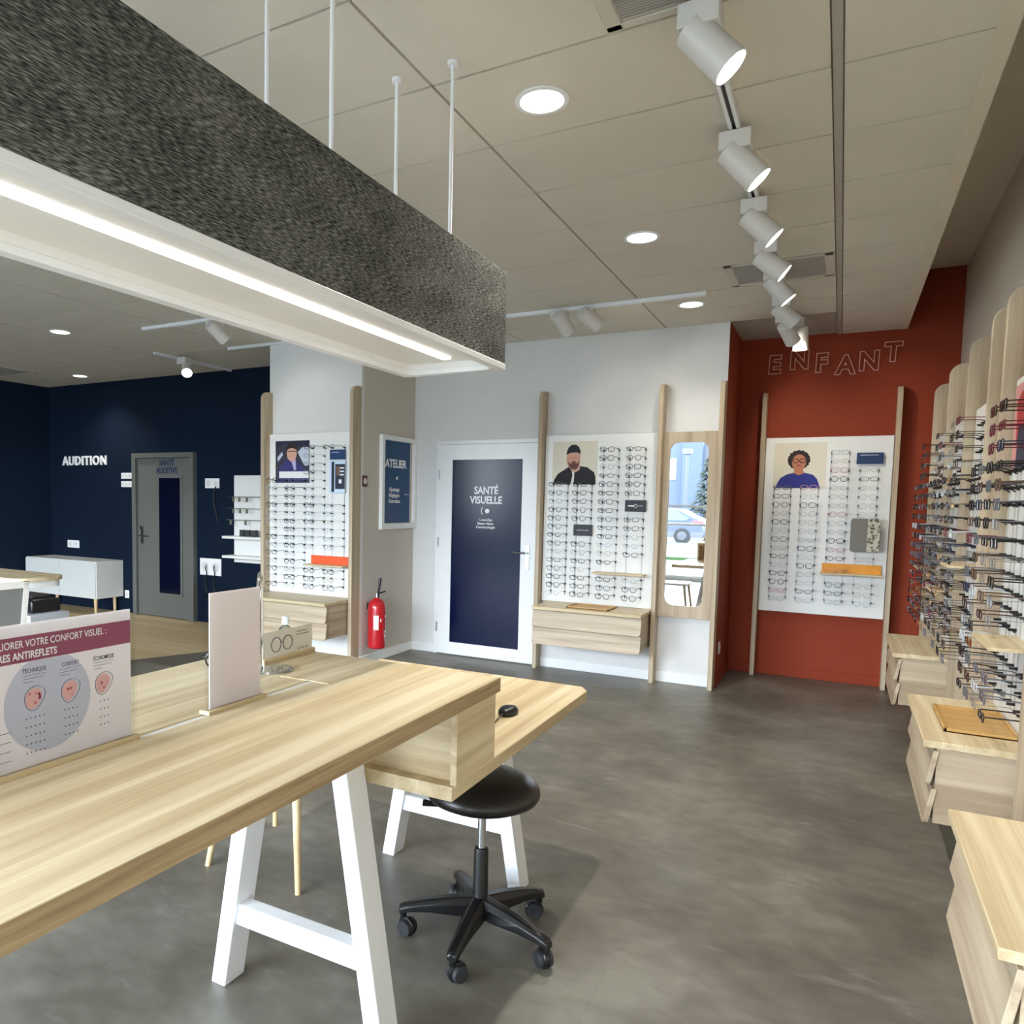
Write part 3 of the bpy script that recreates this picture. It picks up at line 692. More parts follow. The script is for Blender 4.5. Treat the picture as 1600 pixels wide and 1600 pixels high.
# ---- right wall: bays of panels between fins
SW = Fr((XR, 7.24, 0), (0, -1, 0))       # u grows towards the camera
YP = [7.19, 6.25, 5.35, 4.60, 4.22, 3.35, 2.66, 1.80]
names = ['farthest oak post on the right wall, beside the red wall', 'second oak post from the red wall on the right wall', 'third oak post from the red wall on the right wall',
         'oak post before the narrow mirror bay on the right wall', 'oak post after the narrow mirror bay on the right wall', 'oak post at the near end of the largest visible glasses rack',
         'oak post behind the nearest drawer cabinet', 'oak post in front of the nearest drawer cabinet']
for y, nm in zip(YP, names):
    if y < 2.0: continue
    post(SW, 7.24-y, nm, dep=.16)
def bay(y1, y0, label, cols, rackname, fine, frc, stuff, gname, order):
    return display_panel(SW, 7.24-y1+.02, (y1-y0)-.04, label, cols, rackname, COLS_, fine, frc, stuff, gname=gname, order=order, z0=.608, n0=.092, z1=2.06)
f4 = (.13, .375, .625, .87)
bay(4.22, 3.35, 'white glasses panel nearest the camera on the right wall', [R(0, 13), R(0, 13), R(-3, 8)+R(11, 13), R(-3, 8)+R(11, 13)], 'nearest right panel', True, f4, (), 'glasses on the nearest right wall panel', ['farthest', 'second', 'third', 'nearest'])
bay(5.35, 4.60, 'white glasses panel in the middle of the right wall', [R(0, 13), R(-4, 8)+R(10, 13), R(-4, 13)], 'middle right panel', False, (.17, .5, .83), (), 'glasses on the middle right wall panel', ['farthest', 'central', 'nearest'])
bay(6.25, 5.35, 'white glasses panel second from the red wall on the right wall', [R(0, 13), R(0, 13), R(-4, 8)+R(11, 13), R(-3, 12)], 'second right panel', False, f4, (0, 1), 'glasses on the second right wall panel', ['', '', 'third', 'nearest'])
bay(7.19, 6.25, 'white glasses panel farthest away on the right wall', [R(0, 13), R(0, 13), R(-4, 8)+R(11, 13), R(-3, 13)], 'far panel', False, f4, (0, 1, 2, 3), '', ['', '', '', ''])
so = stuffmb.build('eyeglasses_far', None); tag(so, 'dense rows of eyeglasses at the far end of the right wall by the red niche', 'glasses', kind='stuff')
# narrow mirror bay
mt_ = MB(); u0, u1 = 7.24-4.58, 7.24-4.24; hole = rrect(u0+.045, u1-.045, .66, 2.0, .07, 8)
framed(mt_, SW, [(u0, .56), (u1, .56), (u1, 2.06), (u0, 2.06)], hole, .092, .02)
tm = thing('wall_mirror', 'narrow mirror in an oak board between right wall racks', 'mirror', SW.p((u0+u1)/2, .56, .03))
mt_.build('mirror_board', WZ, tm); mb = MB(); flat(mb, SW, hole, .096, .004); mb.build('mirror_glass', mirror_m, tm)
shelf(SW, 7.24-3.78, 7.24-3.40, .98, 'oak shelf low on the nearest right wall panel', dep=.15, n0=.111)
shelf(SW, 7.24-4.95, 7.24-4.66, 1.20, 'oak shelf on the middle right wall panel', dep=.16, n0=.111)
shelf(SW, 7.24-5.75, 7.24-5.45, 1.0, 'oak shelf on the second right wall panel', dep=.15, n0=.111)
shelf(SW, 7.24-6.75, 7.24-6.40, 1.07, 'oak shelf on the farthest right wall panel', dep=.15, n0=.111)
# poster on the nearest panel
pu, pv = 7.24-4.22+.05, 1.655
po = poster_start(SW, pu, pu+.36, pv, pv+.375, mat('poster_pink', (214, 150, 148), .6), 'red and pink poster on the nearest right wall panel', n=.112)
sub(po, 'red_figure', mat('poster_red', (176, 44, 46), .6), SW, [[(pu+.05, pv+.30), (pu+.15, pv+.34), (pu+.24, pv+.28), (pu+.22, pv+.10), (pu+.08, pv+.12)]], .1145)
sub(po, 'dark_block', drv, SW, [[(pu+.10, pv+.01), (pu+.34, pv+.01), (pu+.34, pv+.16), (pu+.12, pv+.20)]], .1155)
# cabinets under the right wall
cabinet(SW, 7.24-6.20, 7.24-5.36, .44, 'oak drawer cabinet farthest away along the right wall', WY, WYG, WXG, z0=.275, z1=.605)
cabinet(SW, 7.24-4.21, 7.24-3.375, .44, 'oak drawer cabinet with a tray, middle of the right wall', WY, WYG, WXG, z0=.275, z1=.605)
cabinet(SW, 7.24-2.63, 7.24-1.83, .44, 'oak drawer cabinet nearest the camera on the right', WY, WYG, WXG, z0=.275, z1=.605)
o = MB(); ya, yb, xa, xb = 3.55, 3.98, .40, .64
o.box(xa, xb, ya, yb, .605, .611)
for q in ((xa, xa+.01, ya, yb), (xb-.01, xb, ya, yb), (xa, xb, ya, ya+.01), (xa, xb, yb-.01, yb)): o.box(*q, .605, .620)
tag(o.build('tray', TRAY, bevel=.001), 'light wood tray on the middle cabinet of the right wall', 'tray')

# ================================================================= COUNTER AND DESK
ZT = .98
ct = thing('counter', 'long oak counter on white trestles in the foreground', 'counter', (-1.27, .7, 0))
lab(MB().box(-1.245, -.83, -.6, 1.955, ZT-.04, ZT).build('tabletop', WY, ct, bevel=.0015), 'front oak top')
lab(MB().box(-1.70, -1.268, -.6, 1.955, ZT-.04, ZT).build('tabletop', WY, ct, bevel=.0015), 'rear oak top')
EDGE = wood('edge_oak', 'Y', [(146, 122, 90), (164, 140, 106), (180, 156, 120)], across=90, along=3)
lab(MB().box(-.8298, -.8285, -.6, 1.955, ZT-.04, ZT-.0005).build('edge_band', EDGE, ct), 'darker oak edge strip')
MB().box(-1.268, -1.245, -.6, 1.70, ZT-.035, ZT-.004).build('cable_channel', white_lam, ct)
MB().box(-1.268, -1.245, 1.70, 1.955, ZT-.04, ZT).build('end_filler', WY, ct)
MB().prism([(-1.36, 1.62, ZT), (-1.19, 1.62, ZT), (-1.19, 1.80, ZT), (-1.36, 1.80, ZT)], (0, 0, .0015)).build('cable_lid', WY, ct)
bx = MB().box(-.857, -.838, 1.70, 1.945, .74, ZT-.04).build('end_panel', WY, ct, bevel=.001)
MB().box(-1.70, -.857, 1.725, 1.745, .74, ZT-.04).build('box_front', WX, ct, bevel=.001)
MB().box(-1.70, -1.68, 1.745, 1.945, .74, ZT-.04).build('box_side', WY, ct, bevel=.001)
def trestle(yf, top, label, parent_name='trestle'):
    t = thing('trestle', label, 'trestle', (-1.30, yf+.04, 0), 'white A-shaped trestles')
    xc, hw0, sl, wd = -1.30, .285, -.17, .055
    for s_ in (-1, 1):
        xb = xc+s_*hw0; xt = xc+s_*(hw0+sl*top)
        MB().prism([(xb-wd/2, yf, 0), (xb+wd/2, yf, 0), (xt+wd/2, yf, top), (xt-wd/2, yf, top)], (0, .085, 0)).build('leg', white_met, t, bevel=.003)
    x = hw0+sl*.235-.02
    MB().box(xc-x, xc+x, yf+.012, yf+.06, .203, .268).build('crossbar', white_met, t, bevel=.003)
    x = hw0+sl*(top-.03)+.0
    MB().box(xc-x-.02, xc+x+.02, yf+.012, yf+.07, top-.06 if top < .8 else top-.07, top-.001).build('top_rail', white_met, t, bevel=.003)
    return t
trestle(1.60, ZT-.042, 'white trestle with crossbar under the near counter, left of the stool')
trestle(.54, ZT-.042, 'white trestle under the counter at the bottom left edge')
trestle(2.58, .70, 'white trestle under the far end of the low desk behind stool')
cut = .06
dk = MB().prism([(-1.85, 1.69, .70), (-.845, 1.69, .70), (-.845, 2.93-cut, .70), (-.845-cut*.6, 2.93, .70), (-1.85, 2.93, .70)], (0, 0, .04)).build('desk', WY, bevel=.002)
tag(dk, 'low oak desk attached behind the end of the counter', 'desk')
# mouse
mo = MB(); mo.lathe((0, 0, 0), [(.030, 0), (.033, .006), (.032, .016), (.026, .024), (.014, .028), (.002, .029)], 20)
mo.v = [Vector((-.985+v.x*1.0, 2.40+v.y*1.5, .74+v.z)) for v in mo.v]
mo = mo.build('computer_mouse', black_pl, smooth=60); tag(mo, 'black computer mouse on the low desk', 'mouse')
MB().tube([(-.985, 2.36, .752), (-.985, 2.30, .745), (-.97, 2.22, .743), (-1.05, 2.08, .743)], .0022).build('mouse_cable', black_pl, mo)

# ---- swivel stool
st = thing('stool', 'black round swivel stool on castors under the low desk', 'stool', (-1.002, 2.235, 0))
c0 = (-1.002, 2.235)
lab(MB().lathe((*c0, 0), [(.165, .495), (.185, .50), (.192, .515), (.190, .53), (.17, .552), (.13, .568), (.08, .576), (.03, .578), (.002, .578)], 40).build('seat', black_soft, st, smooth=60), 'round black padded seat')
MB().lathe((*c0, 0), [(.06, .478), (.15, .482), (.165, .495), (.02, .496)], 32).build('seat_plate', black_pl, st)
MB().tube([(c0[0]-.05, c0[1]-.05, .478), (c0[0]-.12, c0[1]-.10, .476), (c0[0]-.165, c0[1]-.115, .478)], [.006, .008, .012], 8).build('height_lever', black_pl, st)
lab(MB().cyl((*c0, .30), (*c0, .485), .014, .014, 20).build('gas_lift', chrome, st), 'chrome gas lift')
MB().lathe((*c0, 0), [(.030, .09), (.034, .10), (.026, .13), (.0245, .31), (.022, .318), (.015, .32)], 24).build('column_sleeve', black_pl, st)
angs = [math.atan2(y-c0[1], x-c0[0]) for x, y in ((-1.234, 2.125), (-.907, 2.012), (-.695, 2.236), (-.880, 2.488), (-1.214, 2.428))]
for a in [math.atan2(-.119, -.262)+2*PI*k/5 for k in range(5)]:
    ca, sa = math.cos(a), math.sin(a); pr = [(.0, .122, .034, .040), (.08, .116, .030, .036), (.17, .110, .024, .026), (.235, .100, .021, .019), (.268, .090, .019, .017), (.276, .084, .015, .012)]
    mb = MB(); vs = []
    for r_, z_, hw, hh in pr:
        for dx, dz in ((-1, -1), (1, -1), (1, .3), (.5, 1), (-.5, 1), (-1, .3)):
            vs.append((c0[0]+ca*r_-sa*hw*dx, c0[1]+sa*r_+ca*hw*dx, z_+dz*hh*.8))
    n6 = 6; fs = [[k*n6+i, k*n6+(i+1) % n6, (k+1)*n6+(i+1) % n6, (k+1)*n6+i] for k in range(len(pr)-1) for i in range(n6)]+[list(range(n6)), [(len(pr)-1)*n6+i for i in range(n6)]]
    mb.add(vs, fs); arm = mb.build('base_arm', black_pl, st, bevel=.003)
    cx_, cy_ = c0[0]+ca*.262, c0[1]+sa*.262
    b_ = a+1.0; wx, wy = math.cos(b_), math.sin(b_); ox, oy = cx_-wy*.018, cy_+wx*.018
    cst = MB().cyl((cx_, cy_, .055), (cx_, cy_, .10), .011, .014, 12)
    cst.mat(black_pl)
    cst.lathe((ox-wx*.010, oy-wy*.010, .030), [(.029, 0), (.033, .003), (.033, .017), (.029, .020)], 16, (wx, wy, 0))
    cst.build('castor', black_pl, arm)
    for s_ in (-1, 1):
        p = Vector((ox+wx*s_*.016, oy+wy*s_*.016, .029)); d_ = Vector((wx*s_, wy*s_, 0))
        w_ = MB().cyl(p-d_*.006, p+d_*.009, .0285, .026, 20).build('castor_wheel', dark_rubber, arm, bevel=.002)
# ---- wooden legged chair behind the counter
chn = thing('side_chair', 'pale chair with tapered round wooden legs behind the counter', 'chair', (-1.93, 2.34, 0))
leg_w = wood('beech_leg', 'Z', [(196, 168, 124), (208, 182, 140), (218, 194, 152)])
for x, y, tx, ty in ((-1.705, 2.135, -1.76, 2.19), (-2.157, 2.124, -2.10, 2.18), (-2.17, 2.55, -2.11, 2.50), (-1.70, 2.55, -1.76, 2.50)):
    MB().cyl((x, y, 0), (tx, ty, .43), .011, .019, 16).build('leg', leg_w, chn)
mb = MB(); sf = Fr((0, 0, 0), (1, 0, 0))
mb.prism([(u, v, .43) for u, v in rrect(-2.16, -1.71, 2.13, 2.56, .07)], (0, 0, .028)).build('seat', white_lam, chn, bevel=.008)

# ---- acrylic sign holders on the counter
CF = Fr((-1.252, 0, ZT), (0, 1, 0))
def holder(u0, u1, h_, paperu, label, mt):
    t = thing('sign_holder', label, 'sign', (-1.256, (u0+u1)/2, ZT), 'acrylic sign holders on the counter')
    MB().fbox(CF, u0, u1, 0, .010, -.022, .010).build('base', WY, t, bevel=.001)
    for n0 in (-.0075, .0005): MB().fbox(CF, u0+.002, u1-.001, .010, h_, n0, n0+.0022).build('acrylic_sheet', acrylic, t)
    pp = MB().fbox(CF, paperu[0], paperu[1], .011, h_-.004+.008, -.0045, -.0020).build('paper_sheet', mt, t)
    return t, pp
t1, pp = holder(.34, 1.036, .268, (.345, 1.023), 'acrylic holder with a plum banner leaflet about antireflets lenses', paper)
n0 = -.0018
B0, B1 = .203, .250
flat_mb = MB(); flat(flat_mb, CF, [(.345, B0), (1.0225, B0), (1.0225, B1), (.345, B1)], n0, .0003); flat_mb.build('plum_banner', plum, pp)
mb = MB(); text(mb, CF, 'AMÉLIORER VOTRE CONFORT VISUEL :', .966, B0+.027, .0185, n0+.0004, .0003, align='RIGHT', bold=.006, fit=.245)
text(mb, CF, 'VERRES ANTIREFLETS', .859, B0+.006, .0185, n0+.0004, .0003, align='RIGHT', bold=.022, fit=.137)
lab(mb.build('headline', text_white, pp), 'white headline on the plum banner')
mb = MB(); pts = ell(.842, .122, .086, .090, 40); pts = [(u, min(v, B0-.001)) for u, v in pts]; flat(mb, CF, pts, n0, .0002); mb.build('pale_circle', lilac_disc, pp)
mb = MB(); mb2 = MB(); mb3 = MB(); mb4 = MB()
for cu, ttl, sy, ncross, rows, ncol in ((.814, 'TECHNIQUE', .182, 9, 5, 5), (.886, 'CONFORT', .181, 5, 4, 4), (.959, 'ÉCONOMIQUE', .180, 2, 4, 3)):
    text(mb, CF, ttl, cu, sy, .0115, n0+.0003, .0003, bold=.003, fit=.046 if len(ttl) > 7 else .036)
    mb.fbox(CF, cu-.022, cu+.022, sy-.005, sy-.0044, n0+.0003, n0+.0006)
    for q in range(2): mb.fbox(CF, cu-.022, cu+.018-q*.02, sy-.011-q*.006, sy-.0103-q*.006, n0+.0003, n0+.0006)
    lp = []
    for i in range(28):
        a = 2*PI*i/28; rx_, ry_ = .0195, .0215
        u_ = rx_*math.cos(a)*(1.0+.18*math.sin(a)); v_ = ry_*math.sin(a)*(1-.12*math.cos(a)) + .004*math.cos(a); lp.append((cu+u_, sy-.048+v_))
    mb.tube([CF.p(u, v, n0+.0006) for u, v in lp], .0005, 4, True)
    flat(mb2, CF, [(cu+(u-cu)*.8-.002, sy-.048+(v-sy+.048)*.85) for u, v in lp ], n0+.0003, .0002)
    rnd = random.Random(int(cu*1000))
    for q in range(ncross):
        u_, v_ = cu+rnd.uniform(-.010, .010), sy-.048+rnd.uniform(-.011, .012); s_ = rnd.uniform(.0015, .0035)
        mb3.fbox(CF, u_-s_, u_+s_, v_-s_*.3, v_+s_*.3, n0+.0006, n0+.0008); mb3.fbox(CF, u_-s_*.3, u_+s_*.3, v_-s_, v_+s_, n0+.0006, n0+.0008)
    for r_ in range(rows):
        for c_ in range(ncol):
            flat(mb4, CF, ell(cu+(c_-(ncol-1)/2)*.0085, sy-.083-r_*.0157, .0014, .0014, 8), n0+.0003, .0003)
for i in range(4): mb.fbox(CF, .72, .768, .082-i*.017, .0828-i*.017, n0+.0003, n0+.0006)
mb.build('printed_lines', ink, pp); mb2.build('lens_tints', pink_ink, pp); mb3.build('cross_marks', rose_ink, pp); mb4.build('star_dots', ink, pp)
t2, p2 = holder(1.229, 1.428, .278, (1.243, 1.414), 'acrylic holder with a blank pinkish sheet seen from behind', paper_back)
# small card with a drawing of spectacles
cc = thing('card_stand', 'small card stand with a drawing of round spectacles', 'card', (-1.505, 1.84, ZT))
K2 = Fr((-1.50, 0, ZT), (0, 1, 0))
MB().fbox(K2, 1.70, 1.95, 0, .016, -.015, .010).build('base', WY, cc, bevel=.001)
cd2 = MB().fbox(K2, 1.705, 1.945, .012, .095, -.003, 0).build('card_sheet', mat('card_cream', (226, 222, 212), .5), cc)
mb = MB()
for u_, r_ in ((1.765, .0225), (1.82, .0225)): mb.tube([K2.p(u_+r_*math.cos(a), .052+r_*math.sin(a), .0008) for a in [2*PI*i/24 for i in range(24)]], .0014, 4, True)
mb.tube([K2.p(1.787, .055, .0008), K2.p(1.7925, .058, .0008), K2.p(1.798, .055, .0008)], .001, 4)
for z_, w_ in ((.078, .05), (.068, .06)): mb.fbox(K2, 1.865, 1.865+w_, z_, z_+.0022, 0, .0005)
for u_ in (1.87, 1.89, 1.91): mb.fbox(K2, u_, u_+.013, .022, .0245, 0, .0005)
mb.build('printed_drawing', ink, cd2)
# small bottle
bt = thing('spray_bottle', 'small frosted bottle behind the spectacles card', 'bottle', (-1.60, 1.93, ZT))
MB().lathe((-1.60, 1.93, ZT), [(.022, 0), (.024, .004), (.024, .062), (.018, .074), (.009, .080), (.009, .084)], 20).build('bottle_body', clear_pl, bt)
MB().lathe((-1.60, 1.93, ZT+.084), [(.012, 0), (.012, .020), (.009, .026), (.002, .027)], 16).build('bottle_cap', mat('cap_white', (214, 226, 228), .4), bt)
# table mirror, chrome, seen nearly edge-on
tmr = thing('table_mirror', 'chrome tabletop mirror seen edge-on behind the blank sign', 'mirror', (-1.43, 1.66, ZT))
MB().lathe((-1.43, 1.66, ZT), [(.062, 0), (.064, .003), (.060, .008), (.012, .011), (.002, .012)], 36).build('mirror_base', chrome, tmr)
MB().cyl((-1.455, 1.64, ZT+.008), (-1.455, 1.64, ZT+.07), .006, .006, 14).build('mirror_stem', chrome, tmr)
K3 = Fr((-1.455, 1.64, ZT), (-.600, .800, 0))
mb = MB(); hole_ = rrect(-.055, .055, .055, .285, .05, 8)
mb.tube([K3.p(u, v, 0) for u, v in hole_], .0055, 8, True); mb.build('mirror_rim', chrome, tmr)
mb = MB(); flat(mb, K3, hole_, -.002, .004); mb.build('mirror_glass', mirror_m, tmr)
put_glasses(Vector((-1.56, 1.60, ZT+.034)), .3, 'round', 'black', 'black glasses lying on the rear counter top, behind the blank sign', None)
# tablet leaning on the rear counter
tb = thing('tablet', 'white framed tablet leaning on the rear counter at the left edge', 'tablet', (-1.60, .96, ZT))
KT = Fr((-1.60, .955, ZT), (.05, 1, 0)); KT.u.normalize()
def tilt(mb):
    for i, v in enumerate(mb.v):
        h_ = v.z-ZT; mb.v[i] = Vector((v.x-h_*.14, v.y+h_*.20, v.z))
    return mb
mb = MB()
for q in ((-.16, -.148, .01, .30), (.028, .04, .01, .30), (-.16, .04, .286, .30), (-.16, .04, .01, .03)): mb.fbox(KT, q[0], q[1], q[2], q[3], -.006, .006)
tilt(mb).build('bezel', white_sg, tb)
tilt(MB().fbox(KT, -.148, .028, .03, .286, -.004, .003)).build('screen', mat('screen_grey', (124, 128, 128), .2), tb)
tilt(MB().fbox(KT, -.10, -.02, 0, .05, -.07, -.005)).build('stand', white_sg, tb)

# ================================================================= PENDANT
PX0, PX1, PY0, PY1, PZ0, PZ1 = -1.515, -1.095, -.9, 2.55, 1.965, 2.31
pn = thing('pendant_lamp', 'long rectangular pendant lamp in grey felt above the counter', 'lamp', (-1.305, .8, PZ0))
mb = MB(); th = .012
mb.box(PX1-th, PX1, PY0, PY1, PZ0+.02, PZ1).box(PX0, PX0+th, PY0, PY1, PZ0+.02, PZ1).box(PX0+th, PX1-th, PY1-th, PY1, PZ0+.02, PZ1).box(PX0+th, PX1-th, PY0, PY0+th, PZ0+.02, PZ1)
lab(mb.build('felt_shade', felt_m, pn, bevel=.002), 'grey felt sides')
def ring(mb, x0, x1, y0, y1, w_, z0, z1, r0, r1):
    """flat ring with rounded corners"""
    o_ = rrect(x0, x1, y0, y1, r0, 8); i_ = rrect(x0+w_, x1-w_, y0+w_, y1-w_, r1, 8); n_ = len(o_)
    vs = [(x, y, z) for z in (z0, z1) for L_ in (o_, i_) for x, y in L_]
    fs = []
    for k in range(n_):
        j = (k+1) % n_
        fs += [(k, j, n_+j, n_+k), (2*n_+k, 3*n_+k, 3*n_+j, 2*n_+j), (k, 2*n_+k, 2*n_+j, j), (n_+k, n_+j, 3*n_+j, 3*n_+k)]
    mb.add(vs, fs)
mb = MB(); ring(mb, PX0-.004, PX1+.004, PY0, PY1+.004, .035, PZ0, PZ0+.02, .012, .05); rim = mb.build('rim', white_met, pn, bevel=.002)
mb = MB(); ring(mb, PX0+.03, PX1-.03, PY0+.03, PY1-.03, .004, PZ0+.018, PZ0+.045, .05, .046); mb.build('inner_wall', white_sg, pn)
MB().box(PX0+.02, PX1-.02, PY0+.02, PY1-.02, PZ0+.040, PZ0+.046).build('underside_panel', white_lam, pn)
MB().box(-1.298, -1.267, PY0+.15, 2.45, PZ0+.0345, PZ0+.040).build('light_strip', strip_on, pn)
for y in (-.4, .28, .95, 1.62, 2.29):
    for x in (-1.197, -1.414):
        rd = MB().cyl((x, y, PZ0+.046), (x, y, CZ-.012), .0065, .0065, 12).build('rod', white_met, pn)
        MB().cyl((x, y, CZ-.014), (x, y, CZ-.001), .018, .018, 20).build('ceiling_cup', white_met, rd)

# ================================================================= CEILING LIGHTS
def add_light(kind, name, parent, loc, direction, power, col, size=None, spot=None, blend=.6):
    l = bpy.data.lights.new(name, kind); l.energy = power; l.color = col
    if kind == 'SPOT': l.spot_size = spot; l.spot_blend = blend; l.shadow_soft_size = size
    o = bpy.data.objects.new(name, l); C.objects.link(o); o.parent = parent
    o.location = Vector(loc)-wloc(parent); o.rotation_euler = Vector(direction).to_track_quat('-Z', 'Y').to_euler()
    return o
DL = [(-1.019, 2.651, 'recessed downlight nearest the camera above the aisle'), (-1.02, 4.211, 'middle recessed downlight of the row toward the back wall'),
      (-1.019, 5.739, 'recessed downlight nearest the white back wall'), (-6.148, 4.303, 'recessed downlight above the hearing area, nearer one'), (-8.15, 5.959, 'recessed downlight in the far left corner')]
for x, y, lb in DL:
    t = thing('downlight', lb, 'light', (x, y, CZ), 'round recessed downlights')
    mb = MB(); mb.lathe((x, y, CZ), [(.088, -.001), (.098, -.002), (.097, -.006), (.080, -.008), (.076, -.004), (.076, -.001)], 36); mb.build('trim_ring', white_met, t)
    MB().cyl((x, y, CZ-.0045), (x, y, CZ-.0005), .0755, .0755, 36).build('lens', lamp_on, t)
    add_light('SPOT', 'bulb', t, (x, y, CZ-.02), (0, 0, -1), P_DOWN*(.35 if x < -3 else .3 if y > 5 else .7 if y > 4 else 1), (1, .94, .84), .035, math.radians(125), .9)
lamp_white = mat('lamp_body_white', (214, 211, 205), .45)
def spot_head(p, d, lb, on=True, col=(1, .93, .80), power=None, ang=70, adapter=True, body=lamp_white):
    p = Vector(p); d = Vector(d).normalized()
    t = thing('track_spotlight', lb, 'light', (p.x, p.y, CZ), 'white track spotlights')
    if adapter: MB().box(p.x-.095, p.x+.02, p.y-.05, p.y+.05, CZ-.100, CZ-.032).build('adapter_box', body, t, bevel=.004)
    MB().cyl((p.x-.03, p.y, CZ-.099), (p.x-.03, p.y, p.z), .009, .009, 10).build('swivel_arm', body, t)
    a0, a1 = p-d*.10, p+d*.075
    hd_ = MB(); hd_.lathe(a0, [(.040, 0), (.050, .006), (.053, .15), (.055, .175), (.050, .175), (.048, .165)], 32, d); h2 = hd_.build('lamp_head', body, t)
    MB().cyl(a1-d*.010, a1-d*.004, .0505, .0505, 28).build('lens', lamp_on if on else black_pl, h2)
    if on: add_light('SPOT', 'bulb', t, a1+d*.012, d, power or P_SPOT, col, .045, math.radians(ang), .7)
    return t
tr = thing('light_track', 'ceiling track carrying the row of spotlights along the right aisle', 'track', (-.425, 4.2, CZ-.03))
mb = MB().mat(white_met); mb.box(-.445, -.432, 1.2, 6.9, CZ-.03, CZ-.001).box(-.418, -.405, 1.2, 6.9, CZ-.03, CZ-.001); mb.mat(black_pl).box(-.432, -.418, 1.2, 6.9, CZ-.022, CZ-.003)
mb.build('track_profile', None, tr, bevel=.0)
hx = -.385
LBS = ['spotlight nearest the camera on the aisle track', 'second spotlight on the aisle track, counting from the camera', 'third spotlight on the aisle track, counting from the camera', 'fourth spotlight on the aisle track, below the grey vent',
       'fifth spotlight on the aisle track, just past the grey vent', 'sixth spotlight on the aisle track, last one lit']
for (y, d), lb in zip(((2.34, (.66, .08, -.75)), (3.17, (.66, .10, -.74)), (3.88, (.70, .12, -.70)), (4.50, (.76, .10, -.62)), (5.04, (.62, .10, -.76)), (5.70, (.70, .28, -.64))), LBS):
    spot_head((hx, y, CZ-.16), d, lb)
spot_head((-.40, 6.20, CZ-.18), (.30, .72, -.52), 'slanted spotlight turned to the red wall, left of two', True, power=16, ang=85)
spot_head((-.33, 6.38, CZ-.19), (.02, .35, -.95), 'upright spotlight turned to the red wall, right of two', True, power=3, ang=80)
# tracks on the left and by the back wall
def track(x0, x1, y0, y1, lb):
    t = thing('light_track', lb, 'track', ((x0+x1)/2, (y0+y1)/2, CZ-.028)); MB().box(x0, x1, y0, y1, CZ-.028, CZ-.001).build('track_profile', white_met, t, bevel=.002); return t
track(-2.75, -.87, 5.43, 5.465, 'white ceiling track in front of the white back wall')
track(-5.33, -4.0, 4.50, 4.535, 'short white ceiling track left, partly behind the pendant lamp')
track(-6.11, -6.075, 5.30, 6.38, 'white ceiling track near the navy wall')
track(-5.25, -4.3, 5.45, 5.485, 'white ceiling track left of the pillar')
spot_head((-1.86, 5.42, CZ-.13), (.25, .75, -.60), 'white spotlight aimed at the back wall beside the door', True, power=2.5, ang=80)
spot_head((-1.66, 5.44, CZ-.11), (.55, .60, -.45), 'white spotlight aimed at the beanie poster panel', True, power=3.2, ang=80)
spot_head((-5.9, 5.55, CZ-.15), (.55, -.55, -.60), 'lit spotlight near the navy wall', True, power=4, ang=70)
spot_head((-4.45, 4.52, CZ-.13), (.22, .75, -.55), 'white spotlight aimed at the pillar panel', True, power=3.2, ang=80)
# ceiling cassettes and vents
def vent(x0, x1, y0, y1, lb, mt=grey_paint):
    t = thing('ceiling_vent', lb, 'vent', ((x0+x1)/2, (y0+y1)/2, CZ), 'grey ceiling vents')
    mb = MB()
    for q in ((x0, x1, y0, y0+.025), (x0, x1, y1-.025, y1), (x0, x0+.045, y0, y1), (x1-.045, x1, y0, y1)): mb.box(*q, CZ-.008, CZ-.001)
    mb.build('vent_frame', mat('vent_frame_grey', (208, 202, 190), .6), t, bevel=.001)
    mb = MB(); k = int((y1-y0-.06)/.012)
    for i in range(k):
        y = y0+.03+i*.012; mb.box(x0+.05, x1-.05, y, y+.007, CZ-.004, CZ-.001)
    mb.build('vent_slats', mt, t)
    return t
vg = mat('vent_grey', (172, 168, 162), .7)
vent(-.70, -.11, 4.935, 5.40, 'grey ceiling vent behind the aisle spotlights', vg)
vent(-.70, -.12, 1.90, 2.37, 'grey ceiling vent at the top edge beside the first spotlight', vg)
vent(-9.3, -8.42, 5.1, 5.6, 'grey ceiling vent in the far left corner', vg)

# ================================================================= LEFT SIDE: HEARING AREA
mb = MB(); text(mb, NW, 'AUDITION', .735, 1.89, .165, .004, .018, bold=.022, sxf=1.0, space=1.16)
tag(mb.build('wall_lettering', text_white), 'white word AUDITION on the navy wall', 'sign')
sb = thing('sideboard', 'white sideboard on wooden legs against the navy wall', 'sideboard', (-8.69, 6.2, 0))
MB().box(-9.40, -7.985, 6.02, 6.42, .205, .67).build('body', mat('sideboard_grey', (214, 216, 212), .4), sb, bevel=.004)
for x0, x1 in ((-9.39, -8.70), (-8.69, -7.995)): MB().box(x0, x1, 6.005, 6.019, .22, .655).build('door', mat('sideboard_front', (208, 212, 210), .35), sb, bevel=.002)
for x, y in ((-9.25, 6.08), (-8.08, 6.08), (-9.25, 6.36), (-8.08, 6.36)): MB().cyl((x, y, 0), (x, y, .206), .016, .024, 14).build('leg', leg_w, sb)
def plate(fr, u, v, w_, h_, lb, kind='socket', holes=2, cat='socket'):
    t = MB().fbox(fr, u-w_/2, u+w_/2, v-h_/2, v+h_/2, 0, .010).build('wall_'+kind, white_sg, bevel=.003); tag(t, lb, cat, 'white wall plates')
    for i in range(holes): MB().cyl(fr.p(u+(i-(holes-1)/2)*w_/holes, v, .0102), fr.p(u+(i-(holes-1)/2)*w_/holes, v, .0125), h_*.28, None, 16).build('socket_face', mat('plate_face', (214, 214, 212), .5), t)
    return t
